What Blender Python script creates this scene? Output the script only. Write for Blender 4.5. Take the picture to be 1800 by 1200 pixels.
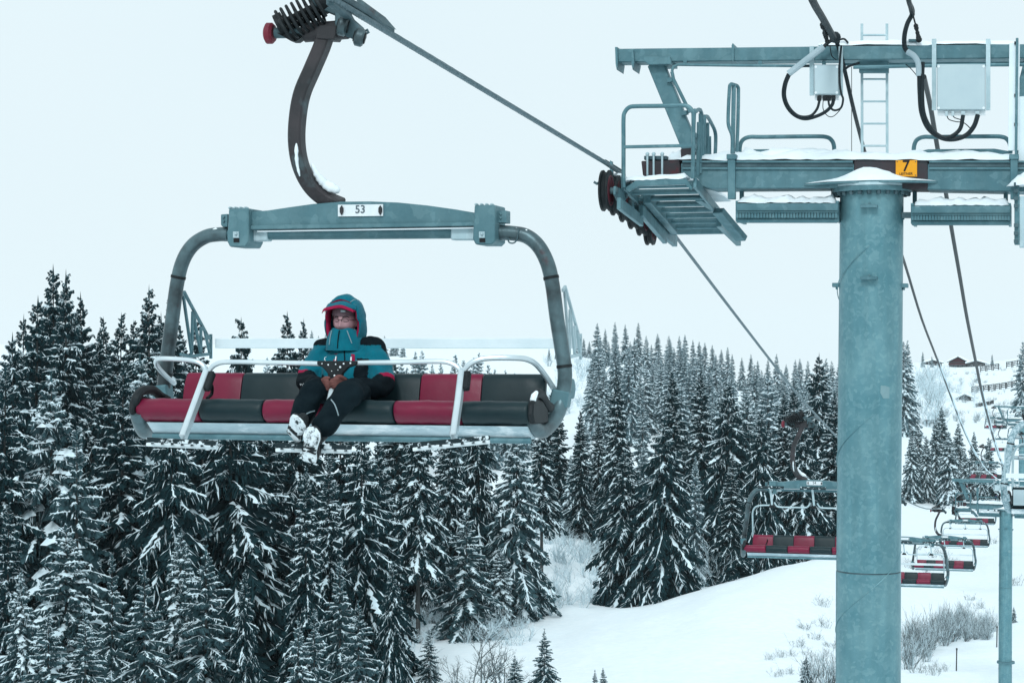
import bpy, bmesh, math, random
import numpy as np
from mathutils import Vector, Matrix

for o in list(bpy.data.objects):
    bpy.data.objects.remove(o)
SC = bpy.context.scene
COL = SC.collection
F = 3500.0                      # focal length in pixels of the 1800 px wide photograph
R = math.radians

# ------------------------------------------------------------------ camera, sky, sun
cam = bpy.data.cameras.new('camera')
cam.sensor_width = 36.0
cam.lens = F / 1800.0 * 36.0
cam.clip_start = 0.1
cam.clip_end = 20000
camo = bpy.data.objects.new('camera', cam)
camo.rotation_euler = (R(90), 0, 0)
COL.objects.link(camo)
SC.camera = camo

SUN_EL, SUN_AZ = 38.0, 192.0     # compass-like: 0 = +Y (ahead of the camera), clockwise
w = bpy.data.worlds.new('World')
SC.world = w
w.use_nodes = True
nt = w.node_tree
nt.nodes.clear()
out = nt.nodes.new('ShaderNodeOutputWorld')
bg = nt.nodes.new('ShaderNodeBackground')
sky = nt.nodes.new('ShaderNodeTexSky')
sky.sky_type = 'NISHITA'
sky.sun_disc = False
sky.sun_elevation = R(SUN_EL)
sky.sun_rotation = R(SUN_AZ)
mul = nt.nodes.new('ShaderNodeMixRGB')      # thick even cloud deck over the clear sky
mul.inputs[0].default_value = 0.985
ctc = nt.nodes.new('ShaderNodeTexCoord')
cno = nt.nodes.new('ShaderNodeTexNoise')
cno.inputs['Scale'].default_value = 3.5
cno.inputs['Detail'].default_value = 6
nt.links.new(ctc.outputs['Generated'], cno.inputs['Vector'])
ccl = nt.nodes.new('ShaderNodeMixRGB')
nt.links.new(cno.outputs[0], ccl.inputs[0])
ccl.inputs[1].default_value = (7.6, 9.05, 9.7, 1)
ccl.inputs[2].default_value = (8.25, 9.45, 9.9, 1)
nt.links.new(ccl.outputs[0], mul.inputs[2])
nt.links.new(sky.outputs[0], mul.inputs[1])
nt.links.new(mul.outputs[0], bg.inputs[0])
bg.inputs[1].default_value = 0.10
nt.links.new(bg.outputs[0], out.inputs[0])

sun = bpy.data.lights.new('sun', 'SUN')
sun.energy = 1.5
sun.angle = R(14)
sun.color = (0.93, 0.98, 1.0)
suno = bpy.data.objects.new('sun', sun)
az, el = R(SUN_AZ), R(SUN_EL)
sd = Vector((math.sin(az) * math.cos(el), math.cos(az) * math.cos(el), math.sin(el)))
suno.rotation_euler = sd.to_track_quat('Z', 'Y').to_euler()
COL.objects.link(suno)

vs = SC.view_settings
vs.view_transform = 'Standard'
vs.look = 'None'
vs.exposure = 0.0
vs.gamma = 1.0
vs.use_curve_mapping = False
SC.render.engine = 'CYCLES'
SC.cycles.max_bounces = 8
SC.cycles.volume_bounces = 4
SC.cycles.diffuse_bounces = 3
SC.cycles.glossy_bounces = 2
SC.cycles.transparent_max_bounces = 4

# ------------------------------------------------------------------ materials
def mat(name, c1, c2=None, rough=0.6, metal=0.0, scale=6.0, detail=6.0, bump=0.0, bscale=40.0,
        c3=None, s3=2.0, t3=0.55, bdist=0.02, spec=0.25, sheen=0.0, stretch=(1, 1, 1), lo=0.35, hi=0.65):
    m = bpy.data.materials.new(name)
    m.use_nodes = True
    n = m.node_tree
    b = n.nodes['Principled BSDF']
    b.inputs['Roughness'].default_value = rough
    b.inputs['Metallic'].default_value = metal
    b.inputs['Specular IOR Level'].default_value = spec
    if sheen:
        b.inputs['Sheen Weight'].default_value = sheen
    tc = n.nodes.new('ShaderNodeTexCoord')
    mp = n.nodes.new('ShaderNodeMapping')
    mp.inputs['Scale'].default_value = stretch
    n.links.new(tc.outputs['Object'], mp.inputs[0])
    def noise(s, d):
        t = n.nodes.new('ShaderNodeTexNoise')
        t.inputs['Scale'].default_value = s
        t.inputs['Detail'].default_value = d
        t.inputs['Roughness'].default_value = 0.62
        n.links.new(mp.outputs[0], t.inputs['Vector'])
        return t
    def ramp(src, a, b_):
        r = n.nodes.new('ShaderNodeMapRange')
        r.inputs['From Min'].default_value = a
        r.inputs['From Max'].default_value = b_
        n.links.new(src, r.inputs[0])
        return r.outputs[0]
    def mix(fac, A, B):
        x = n.nodes.new('ShaderNodeMixRGB')
        n.links.new(fac, x.inputs[0])
        for i, q in ((1, A), (2, B)):
            if isinstance(q, tuple):
                x.inputs[i].default_value = (*q, 1)
            else:
                n.links.new(q, x.inputs[i])
        return x.outputs[0]
    if c2 is None:
        c2 = tuple(min(1, v * 0.8) for v in c1)
    c = mix(ramp(noise(scale, detail).outputs[0], lo, hi), c1, c2)
    if c3 is not None:
        c = mix(ramp(noise(s3, 5).outputs[0], t3, t3 + 0.1), c, c3)
    n.links.new(c, b.inputs['Base Color'])
    if bump:
        bp = n.nodes.new('ShaderNodeBump')
        bp.inputs['Strength'].default_value = bump
        bp.inputs['Distance'].default_value = bdist
        n.links.new(noise(bscale, 4).outputs[0], bp.inputs['Height'])
        n.links.new(bp.outputs[0], b.inputs['Normal'])
    return m

def galv(name, a, b_, c, vs_=14.0, rough=0.5, metal=0.25):
    """hot-dip galvanised steel: crystalline spangle, soft weather blotches"""
    m = mat(name, a, b_, rough=rough, metal=metal, scale=2.2, detail=7, bump=0.12, bscale=60)
    n = m.node_tree
    b = n.nodes['Principled BSDF']
    src = b.inputs['Base Color'].links[0].from_socket
    tc = [x for x in n.nodes if x.type == 'TEX_COORD'][0]
    dis = n.nodes.new('ShaderNodeTexNoise')
    dis.inputs['Scale'].default_value = 9
    n.links.new(tc.outputs['Object'], dis.inputs['Vector'])
    add = n.nodes.new('ShaderNodeVectorMath')
    add.operation = 'MULTIPLY_ADD'
    add.inputs[1].default_value = (0.12, 0.12, 0.12)
    n.links.new(dis.outputs['Color'], add.inputs[0])
    n.links.new(tc.outputs['Object'], add.inputs[2])
    v = n.nodes.new('ShaderNodeTexVoronoi')
    v.inputs['Scale'].default_value = vs_
    n.links.new(add.outputs[0], v.inputs['Vector'])
    sep = n.nodes.new('ShaderNodeSeparateColor')
    n.links.new(v.outputs['Color'], sep.inputs[0])
    mr = n.nodes.new('ShaderNodeMapRange')
    mr.inputs['From Min'].default_value = 0.55
    mr.inputs['From Max'].default_value = 1.0
    mr.inputs['To Max'].default_value = 0.42
    n.links.new(sep.outputs[0], mr.inputs[0])
    mx = n.nodes.new('ShaderNodeMixRGB')
    n.links.new(mr.outputs[0], mx.inputs[0])
    n.links.new(src, mx.inputs[1])
    mx.inputs[2].default_value = (*c, 1)
    # long weather streaks running down the steel
    mp = n.nodes.new('ShaderNodeMapping')
    mp.inputs['Scale'].default_value = (5, 5, .5)
    n.links.new(tc.outputs['Object'], mp.inputs[0])
    st = n.nodes.new('ShaderNodeTexNoise')
    st.inputs['Scale'].default_value = 1.6
    st.inputs['Detail'].default_value = 6
    n.links.new(mp.outputs[0], st.inputs['Vector'])
    sr = n.nodes.new('ShaderNodeMapRange')
    sr.inputs['From Min'].default_value = .38
    sr.inputs['From Max'].default_value = .66
    sr.inputs['To Min'].default_value = .92
    sr.inputs['To Max'].default_value = 1.07
    n.links.new(st.outputs[0], sr.inputs[0])
    ml = n.nodes.new('ShaderNodeVectorMath')
    ml.operation = 'SCALE'
    n.links.new(mx.outputs[0], ml.inputs[0])
    n.links.new(sr.outputs[0], ml.inputs['Scale'])
    n.links.new(ml.outputs[0], b.inputs['Base Color'])
    return m

M = {}
M['snow'] = mat('snow', (0.86, 0.93, 0.96), (0.80, 0.89, 0.93), rough=0.9, scale=1.5, bump=0.55, bscale=0.9, bdist=0.22, spec=0.1)
M['tree_snow'] = mat('tree_snow', (0.76, 0.89, 0.94), (0.66, 0.82, 0.885), rough=0.9, scale=2, spec=0.1)
M['needles'] = mat('needles', (0.006, 0.025, 0.031), (0.020, 0.060, 0.071), rough=0.85, scale=2.2, detail=4, spec=0.1)
M['needles_pale'] = mat('needles_dusted', (0.016, 0.046, 0.054), (0.075, 0.145, 0.165), rough=0.85, scale=2.6, detail=5, spec=0.1)
M['needles_frost'] = mat('needles_frost', (0.035, 0.075, 0.085), (0.17, 0.27, 0.31), rough=0.85, scale=1.6, spec=0.1)
M['bark'] = mat('bark', (0.030, 0.034, 0.034), (0.07, 0.075, 0.075), rough=0.9, scale=8, bump=0.5, bscale=20, stretch=(1, 1, 0.2))
M['twig'] = mat('twig', (0.09, 0.115, 0.12), (0.17, 0.20, 0.21), rough=0.9, scale=3)
M['frost_twig'] = mat('frost_twig', (0.46, 0.60, 0.65), (0.70, 0.81, 0.86), rough=0.9, scale=3)
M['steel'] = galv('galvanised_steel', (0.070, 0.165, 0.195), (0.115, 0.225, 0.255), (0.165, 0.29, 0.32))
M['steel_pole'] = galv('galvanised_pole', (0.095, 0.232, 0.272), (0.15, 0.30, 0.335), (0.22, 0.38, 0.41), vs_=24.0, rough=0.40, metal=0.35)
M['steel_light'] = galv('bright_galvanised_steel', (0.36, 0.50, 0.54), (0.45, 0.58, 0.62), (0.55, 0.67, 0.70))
M['steel_dark'] = mat('dull_steel', (0.045, 0.085, 0.10), (0.09, 0.15, 0.17), rough=0.55, metal=0.2, scale=5, bump=0.1)
M['rusty'] = mat('brown_weathered_steel', (0.028, 0.031, 0.034), (0.05, 0.046, 0.05), rough=0.5, metal=0.1, scale=4, bump=0.15,
                 c3=(0.07, 0.10, 0.11), s3=3.0, t3=0.58)
M['red_primer'] = mat('dark_red_primer', (0.05, 0.035, 0.04), (0.035, 0.04, 0.046), rough=0.6, scale=5, bump=0.1, c3=(0.10, 0.022, 0.03), s3=4, t3=0.6)
M['tube_steel'] = mat('weathered_tube_steel', (0.115, 0.185, 0.205), (0.045, 0.060, 0.066), rough=0.38, metal=0.45, scale=3.4, bump=0.12,
                      c3=(0.075, 0.032, 0.036), s3=2.6, t3=0.6)
M['aluminium'] = mat('aluminium', (0.66, 0.75, 0.78), (0.56, 0.66, 0.70), rough=0.33, metal=0.5, scale=6)
M['white_rail'] = mat('frosted_white_rail', (0.78, 0.87, 0.90), (0.68, 0.79, 0.83), rough=0.6, scale=3)
M['frosted_panel'] = mat('frosted_panel', (0.36, 0.50, 0.55), (0.62, 0.74, 0.79), rough=0.8, scale=4, c3=(0.84, 0.92, 0.95), s3=3.2, t3=0.53, stretch=(0.7, 1, 2.2))
M['black_rubber'] = mat('black_rubber', (0.006, 0.010, 0.012), (0.014, 0.020, 0.023), rough=0.6, scale=9)
M['black_cable'] = mat('black_cable', (0.005, 0.012, 0.016), (0.012, 0.022, 0.027), rough=0.5, scale=9)
M['red_vinyl'] = mat('crimson_vinyl', (0.19, 0.011, 0.042), (0.145, 0.010, 0.035), rough=0.38, scale=3, bump=0.15, bscale=7)
M['black_vinyl'] = mat('black_vinyl', (0.006, 0.021, 0.026), (0.010, 0.028, 0.033), rough=0.45, scale=3, bump=0.15, bscale=7)
M['red_plastic'] = mat('red_plastic', (0.19, 0.022, 0.04), (0.14, 0.02, 0.035), rough=0.5, scale=6)
M['white_plate'] = mat('white_plate', (0.78, 0.84, 0.86), (0.70, 0.77, 0.80), rough=0.5, scale=8)
M['yellow'] = mat('yellow_plate', (0.82, 0.36, 0.012), (0.74, 0.31, 0.015), rough=0.45, scale=8)
M['ink'] = mat('black_print', (0.008, 0.010, 0.012), rough=0.5)
M['grey_ink'] = mat('grey_print', (0.10, 0.14, 0.16), rough=0.5)
M['box_grey'] = mat('grey_plastic_box', (0.46, 0.57, 0.60), (0.42, 0.53, 0.57), rough=0.45, scale=3)
M['conduit'] = mat('grey_conduit', (0.38, 0.48, 0.52), (0.30, 0.40, 0.44), rough=0.5, scale=5)
M['rope'] = mat('wire_rope', (0.075, 0.13, 0.15), (0.14, 0.20, 0.225), rough=0.5, metal=0.3, scale=20)
M['wood'] = mat('old_wood', (0.040, 0.045, 0.048), (0.07, 0.075, 0.078), rough=0.9, scale=6)
M['wood_red'] = mat('red_stained_wood', (0.075, 0.022, 0.028), (0.055, 0.018, 0.024), rough=0.9, scale=6)
M['glass'] = mat('dark_glass', (0.02, 0.03, 0.035), rough=0.1)
M['teal'] = mat('teal_jacket', (0.003, 0.150, 0.205), (0.004, 0.112, 0.160), rough=0.75, spec=0.06, scale=8, bump=0.35, bscale=22, sheen=0.1)
M['jacket_black'] = mat('black_jacket_panel', (0.004, 0.008, 0.011), (0.007, 0.013, 0.017), rough=0.8, spec=0.06, scale=8, bump=0.3, bscale=24)
M['jacket_red'] = mat('crimson_trim', (0.33, 0.012, 0.055), (0.26, 0.012, 0.05), rough=0.7, spec=0.06, scale=8)
M['trouser'] = mat('black_trousers', (0.004, 0.010, 0.014), (0.008, 0.017, 0.022), rough=0.8, spec=0.06, scale=6, bump=0.4, bscale=16)
M['piping_grey'] = mat('grey_piping', (0.30, 0.40, 0.44), rough=0.7)
M['skin'] = mat('skin', (0.44, 0.27, 0.285), (0.37, 0.21, 0.235), rough=0.55, scale=20)
M['lips'] = mat('lips', (0.17, 0.075, 0.09), rough=0.5)
M['brow'] = mat('dark_hair', (0.03, 0.022, 0.024), rough=0.8)
M['beanie'] = mat('mauve_beanie', (0.15, 0.10, 0.115), (0.115, 0.08, 0.095), rough=0.95, spec=0.06, scale=40, bump=0.4, bscale=90)
M['glove'] = mat('brown_gloves', (0.20, 0.088, 0.078), (0.15, 0.065, 0.06), rough=0.7, spec=0.06, scale=12, bump=0.3, bscale=40)
M['boot_snow'] = mat('snow_caked_sole', (0.80, 0.88, 0.91), (0.70, 0.80, 0.84), rough=0.9, scale=14, bump=0.6, bscale=30,
                     c3=(0.02, 0.035, 0.04), s3=17, t3=0.50)
M['zinc'] = mat('zinc_repair', (0.22, 0.36, 0.39), rough=.6)
M['footrest'] = mat('snowy_footrest', (0.012, 0.025, 0.03), (0.66, 0.76, 0.80), rough=0.8, scale=16, detail=3, lo=0.55, hi=0.62)

# ------------------------------------------------------------------ mesh helpers
def catmull(p, n=8):
    p = [Vector(q) for q in p]
    if len(p) < 3:
        return p
    q = [p[0] * 2 - p[1]] + p + [p[-1] * 2 - p[-2]]
    r = []
    for i in range(1, len(q) - 2):
        for k in range(n):
            t = k / n
            a, b, c, d = q[i - 1], q[i], q[i + 1], q[i + 2]
            r.append(0.5 * ((2 * b) + (c - a) * t + (2 * a - 5 * b + 4 * c - d) * t * t + (3 * b - a - 3 * c + d) * t ** 3))
    r.append(p[-1])
    return r

def frames(pts, up=None, closed=False):
    n = len(pts)
    T = []
    for i in range(n):
        if closed:
            t = pts[(i + 1) % n] - pts[i - 1]
        else:
            t = pts[min(i + 1, n - 1)] - pts[max(i - 1, 0)]
        T.append(t.normalized() if t.length > 1e-9 else Vector((0, 0, 1)))
    if up is None:
        up = Vector((0, 0, 1)) if abs(T[0].z) < 0.9 else Vector((0, 1, 0))
    up = Vector(up)
    A = []
    a = (up - T[0] * up.dot(T[0])).normalized()
    for t in T:
        a = a - t * a.dot(t)
        if a.length < 1e-6:
            a = t.orthogonal()
        a.normalize()
        A.append((t, a.copy(), t.cross(a)))
    return A

class MB:
    def __init__(s):
        s.v, s.f, s.mi = [], [], []
        s.cur = 0
    def use(s, i):
        s.cur = i
        return s
    def add(s, vs, fs):
        o = len(s.v)
        s.v += [tuple(q) for q in vs]
        for f in fs:
            s.f.append(tuple(i + o for i in f))
            s.mi.append(s.cur)
        return s
    def box(s, c, d, rot=None):
        hx, hy, hz = d[0] / 2, d[1] / 2, d[2] / 2
        vs = [Vector((x, y, z)) for x in (-hx, hx) for y in (-hy, hy) for z in (-hz, hz)]
        if rot is not None:
            vs = [rot @ q for q in vs]
        c = Vector(c)
        return s.add([q + c for q in vs], [(0, 1, 3, 2), (4, 6, 7, 5), (0, 4, 5, 1), (2, 3, 7, 6), (0, 2, 6, 4), (1, 5, 7, 3)])
    def tube(s, pts, r, n=10, closed=False, caps=True, up=None, sx=1.0, sy=1.0):
        pts = [Vector(q) for q in pts]
        m = len(pts)
        rr = r if isinstance(r, (list, tuple)) else [r] * m
        vs, fs = [], []
        for (t, a, b), p, q in zip(frames(pts, up, closed), pts, rr):
            for k in range(n):
                an = 2 * math.pi * k / n
                vs.append(p + a * (math.cos(an) * q * sx) + b * (math.sin(an) * q * sy))
        for i in range(m if closed else m - 1):
            j = (i + 1) % m
            for k in range(n):
                l = (k + 1) % n
                fs.append((i * n + k, j * n + k, j * n + l, i * n + l))
        if caps and not closed:
            fs.append(tuple(range(n)))
            fs.append(tuple((m - 1) * n + k for k in reversed(range(n))))
        return s.add(vs, fs)
    def bar(s, pts, w_, h_, up=None, closed=False):
        """rectangular section swept along a path: w_ across, h_ along 'up'"""
        pts = [Vector(q) for q in pts]
        m = len(pts)
        vs, fs = [], []
        for (t, a, b), p in zip(frames(pts, up, closed), pts):
            for x, y in ((-1, -1), (1, -1), (1, 1), (-1, 1)):
                vs.append(p + b * (x * w_ / 2) + a * (y * h_ / 2))
        for i in range(m if closed else m - 1):
            j = (i + 1) % m
            for k in range(4):
                l = (k + 1) % 4
                fs.append((i * 4 + k, i * 4 + l, j * 4 + l, j * 4 + k))
        if not closed:
            fs.append((3, 2, 1, 0))
            o = (m - 1) * 4
            fs.append((o, o + 1, o + 2, o + 3))
        return s.add(vs, fs)
    def prism(s, poly, off):
        """poly: 3D points of one face, extruded by the vector off"""
        poly = [Vector(q) for q in poly]
        n = len(poly)
        off = Vector(off)
        vs = poly + [q + off for q in poly]
        fs = [tuple(range(n)), tuple(reversed(range(n, 2 * n)))]
        for i in range(n):
            j = (i + 1) % n
            fs.append((i, i + n, j + n, j))
        return s.add(vs, fs)
    def lathe(s, prof, n=24, mtx=None):
        """prof: (radius, z) pairs turned about local z"""
        vs, fs = [], []
        for r_, z in prof:
            for k in range(n):
                a = 2 * math.pi * k / n
                vs.append(Vector((r_ * math.cos(a), r_ * math.sin(a), z)))
        m = len(prof)
        for i in range(m - 1):
            for k in range(n):
                l = (k + 1) % n
                fs.append((i * n + k, i * n + l, (i + 1) * n + l, (i + 1) * n + k))
        if prof[0][0] > 1e-6:
            fs.append(tuple(reversed(range(n))))
        if prof[-1][0] > 1e-6:
            fs.append(tuple((m - 1) * n + k for k in range(n)))
        if mtx is not None:
            vs = [mtx @ q for q in vs]
        return s.add(vs, fs)
    def ball(s, c, r, n=12, m=8):
        r = r if isinstance(r, (tuple, list)) else (r, r, r)
        mt = Matrix.Translation(Vector(c)) @ Matrix.Diagonal((*r, 1))
        return s.lathe([(max(math.sin(math.pi * i / m), 1e-4), -math.cos(math.pi * i / m)) for i in range(m + 1)], n, mt)
    def mesh(s, name, mats, smooth=True, angle=35, bevel=0.0):
        me = bpy.data.meshes.new(name)
        me.from_pydata(s.v, [], s.f)
        mats = mats if isinstance(mats, (list, tuple)) else [mats]
        for m in mats:
            me.materials.append(M[m] if isinstance(m, str) else m)
        if len(mats) > 1:
            me.polygons.foreach_set('material_index', s.mi)
        bm = bmesh.new()
        bm.from_mesh(me)
        bmesh.ops.recalc_face_normals(bm, faces=bm.faces)
        if bevel:
            ed = [e for e in bm.edges if len(e.link_faces) == 2 and e.calc_face_angle(0) > R(50)]
            bmesh.ops.bevel(bm, geom=ed, offset=bevel, segments=1, affect='EDGES', clamp_overlap=True)
        bm.to_mesh(me)
        bm.free()
        if smooth:
            me.polygons.foreach_set('use_smooth', [True] * len(me.polygons))
            me.set_sharp_from_angle(angle=R(angle))
        me.update()
        return me
    def build(s, name, mats, parent=None, **k):
        return link(name, s.mesh(name, mats, **k), parent)

def link(name, data, parent=None, loc=None):
    o = bpy.data.objects.new(name, data)
    COL.objects.link(o)
    if parent is not None:
        o.parent = parent
    if loc is not None:
        o.location = loc
    return o

def tag(o, label=None, cat=None, group=None, kind=None):
    if label:
        o['label'] = label
    if cat:
        o['category'] = cat
    if group:
        o['group'] = group
    if kind:
        o['kind'] = kind
    return o

def empty(name, loc, rz=0.0):
    o = bpy.data.objects.new(name, None)
    o.empty_display_size = 0.2
    o.location = loc
    o.rotation_euler = (0, 0, rz)
    COL.objects.link(o)
    return o

def copy_tree(o, parent=None, skip=()):
    c = o.copy()
    COL.objects.link(c)
    c.parent = parent
    for ch in list(o.children):
        if ch.name.split('.')[0] in skip:
            continue
        copy_tree(ch, c, skip)
    return c

def text_mesh(txt, size, mats, depth=0.0):
    cu = bpy.data.curves.new('lettering', 'FONT')
    cu.body = txt
    cu.size = size
    cu.align_x = 'CENTER'
    cu.align_y = 'CENTER'
    cu.extrude = depth
    cu.offset = size * 0.012
    ob = bpy.data.objects.new('lettering', cu)
    COL.objects.link(ob)
    dg = bpy.context.evaluated_depsgraph_get()
    me = bpy.data.meshes.new_from_object(ob.evaluated_get(dg))
    bpy.data.objects.remove(ob)
    me.materials.clear()
    me.materials.append(M[mats])
    return me

def frame_of(ox, oy, oz, ang):
    """turns a pixel of the photograph and a local depth into local coordinates of a thing standing at (ox,oy,oz) turned by -ang"""
    ux, uy, wx, wy = math.cos(ang), -math.sin(ang), math.sin(ang), math.cos(ang)
    def loc(px, py, yl=0.0):
        kx, kz = (px - 900) / F, (600 - py) / F
        x = (ox + yl * wx - kx * (oy + yl * wy)) / (kx * uy - ux)
        Y = oy + x * uy + yl * wy
        return Vector((x, yl, kz * Y - oz))
    return loc

def at(px, py, d):
    return Vector(((px - 900) / F * d, d, (600 - py) / F * d))

ANG = math.atan(0.2657)          # heading of the lift line, to the right of straight ahead
def line_depth(px, x0=-5.19):    # depth at which the vertical plane of a rope crosses a column of the picture
    return F * x0 / (px - 1830.0)
# ------------------------------------------------------------------ snow-covered ground
CTRL = [  # column, row, distance
    # under and before the camera (height given directly further down)
    (-900, 1290, 100), (-500, 1300, 100), (0, 1330, 100), (300, 1330, 100), (600, 1330, 100), (900, 1340, 100), (1200, 1310, 100), (1500, 1300, 100), (1800, 1330, 100), (2300, 1300, 100), (2800, 1250, 100),
    (-600, 1150, 150), (0, 1160, 150), (400, 1165, 150), (700, 1160, 148),
    (-600, 900, 260), (0, 900, 260), (400, 900, 260),
    (-600, 690, 450), (0, 700, 450), (400, 700, 450),
    (-600, 600, 1000), (0, 606, 1000), (400, 606, 1000),
    (770, 1200, 130), (800, 1105, 166), (800, 1000, 215), (800, 850, 300), (850, 680, 450), (850, 628, 650), (850, 608, 950), (850, 606, 1600),
    (900, 1200, 130), (940, 1104, 166), (970, 1010, 205), (1010, 930, 245), (1020, 800, 330), (1000, 690, 430), (1000, 640, 540), (1000, 613, 750), (1000, 608, 1100),
    (1080, 1200, 128), (1080, 1076, 172), (1090, 1060, 200), (1130, 800, 320), (1130, 690, 400), (1100, 640, 520), (1100, 655, 800),
    (1250, 1200, 125), (1250, 1031, 180), (1250, 1030, 210), (1330, 1010, 186), (1340, 1010, 212), (1250, 860, 300), (1280, 720, 420), (1280, 682, 540), (1280, 692, 900),
    (1380, 1200, 124), (1400, 991, 190), (1400, 996, 225), (1470, 972, 200), (1400, 860, 320), (1400, 720, 460), (1420, 690, 580), (1420, 698, 900),
    (1500, 1200, 124), (1500, 1100, 155), (1500, 968, 210), (1500, 910, 330), (1500, 760, 540), (1520, 690, 800),
    (1600, 1200, 126), (1600, 1100, 162), (1600, 1000, 225), (1600, 886, 400), (1600, 790, 520), (1600, 700, 680), (1590, 640, 900), (1600, 640, 1300),
    (1690, 1200, 126), (1690, 1130, 150), (1690, 1090, 180), (1690, 1000, 235), (1690, 888, 400), (1690, 800, 520), (1690, 715, 690), (1690, 648, 980), (1690, 650, 1400),
    (1790, 1200, 128), (1790, 1112, 152), (1790, 1060, 190), (1790, 980, 250), (1790, 884, 400), (1790, 800, 520), (1790, 715, 690), (1790, 632, 960), (1800, 640, 1400),
    (2100, 1150, 150), (2100, 900, 380), (2100, 700, 700), (2100, 590, 1000), (2100, 590, 1600),
    (2800, 1050, 150), (2800, 860, 380), (2800, 620, 700), (2800, 520, 1000),
]
def _tps_setup():
    pts, zs = [], []
    for px, py, d in CTRL:
        th = (px - 900) / F
        pts.append((th * 5.5, math.log(d)))
        zs.append((600 - py) / F * d)
    for th in (-1.3, -0.5, 0, 0.5, 1.3):
        for d, z in ((8, -11.5), (24, -14.0), (55, -17.8)):
            pts.append((th * 5.5, math.log(d)))
            zs.append(z)
    for d, z in ((150, -23), (300, -18), (600, -6), (1000, -2)):
        for th in (-1.0, 1.3):
            pts.append((th * 5.5, math.log(d)))
            zs.append(z)
    for px, row in ((-3000, 600), (-600, 615), (0, 618), (400, 618), (850, 614), (1000, 628), (1100, 668), (1280, 704), (1420, 708), (1520, 698), (1600, 668), (1690, 660), (1790, 648), (2100, 605), (3500, 580)):
        for d in (1800, 2600):
            pts.append(((px - 900) / F * 5.5, math.log(d)))
            zs.append((600 - row) / F * d)
    P = np.array(pts)
    n = len(P)
    def K(A, B):
        r2 = ((A[:, None, :] - B[None]) ** 2).sum(2)
        return 0.5 * r2 * np.log(r2 + 1e-9)
    A = np.zeros((n + 3, n + 3))
    A[:n, :n] = K(P, P) + np.eye(n) * 0.004
    A[:n, n] = 1
    A[:n, n + 1:] = P
    A[n:, :n] = A[:n, n:].T
    W = np.linalg.solve(A, np.concatenate([np.array(zs), np.zeros(3)]))
    def ev(th, d):
        Q = np.stack([np.asarray(th) * 5.5, np.log(np.asarray(d))], 1)
        return K(Q, P) @ W[:n] + W[n] + Q @ W[n + 1:]
    return ev
_ground = _tps_setup()
def _bumps(x, y):
    return (0.22 * np.sin(x * .21 + 1.3 * np.sin(y * .13)) * np.cos(y * .17 + .7) + 0.10 * np.sin(x * .53 + y * .31) * np.sin(y * .47 - x * .2)
            + 0.085 * np.sin(x * 1.3 + 2 * np.sin(y * .9)) * np.cos(y * 1.1))
def ground(x, y):
    y = max(y, 3.0)
    return float(_ground([x / y], [y])[0] + _bumps(np.array([x]), np.array([y]))[0])

def build_ground():
    th = np.concatenate([np.linspace(-1.2, -0.32, 26, endpoint=False), np.linspace(-0.32, 0.34, 200, endpoint=False), np.linspace(0.34, 1.4, 26)])
    d = np.exp(np.concatenate([np.linspace(math.log(4), math.log(90), 26, endpoint=False), np.linspace(math.log(90), math.log(1300), 190, endpoint=False),
                               np.linspace(math.log(1300), math.log(2600), 14)]))
    TH, D = np.meshgrid(th, d, indexing='ij')
    x, y = (TH * D).ravel(), D.ravel()
    z = np.concatenate([_ground(TH.ravel()[i:i + 8000], D.ravel()[i:i + 8000]) for i in range(0, TH.size, 8000)]) + _bumps(x, y)
    nd, nth = len(d), len(th)
    i, j = np.meshgrid(np.arange(nth - 1), np.arange(nd - 1), indexing='ij')
    a = (i * nd + j).ravel()
    f = np.stack([a, a + nd, a + nd + 1, a + 1], 1)
    me = bpy.data.meshes.new('snow_ground')
    me.from_pydata(np.stack([x, y, z], 1).tolist(), [], f.tolist())
    me.materials.append(M['snow'])
    me.polygons.foreach_set('use_smooth', [True] * len(me.polygons))
    o = link('snow_ground', me)
    tag(o, 'open snow covered slope and hillside with a groomed piste', None, None, 'structure')
build_ground()
# ------------------------------------------------------------------ spruces
def np_mesh(name, V, T, matname, smooth=False):
    me = bpy.data.meshes.new(name)
    V = np.asarray(V, dtype=np.float32)
    T = np.asarray(T, dtype=np.int32)
    me.vertices.add(len(V))
    me.vertices.foreach_set('co', V.ravel())
    me.loops.add(T.size)
    me.loops.foreach_set('vertex_index', T.ravel())
    me.polygons.add(len(T))
    me.polygons.foreach_set('loop_start', np.arange(0, T.size, 3, dtype=np.int32))
    me.polygons.foreach_set('use_smooth', np.full(len(T), smooth))
    me.materials.append(M[matname])
    me.update(calc_edges=True)
    me.validate()
    return me

class Tris:
    def __init__(s):
        s.V, s.T, s.n = [], [], 0
    def add(s, v, t):
        v = np.asarray(v).reshape(-1, 3)
        s.V.append(v)
        s.T.append(np.asarray(t).reshape(-1, 3) + s.n)
        s.n += len(v)
    def arrays(s):
        return np.concatenate(s.V), np.concatenate(s.T)

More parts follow.
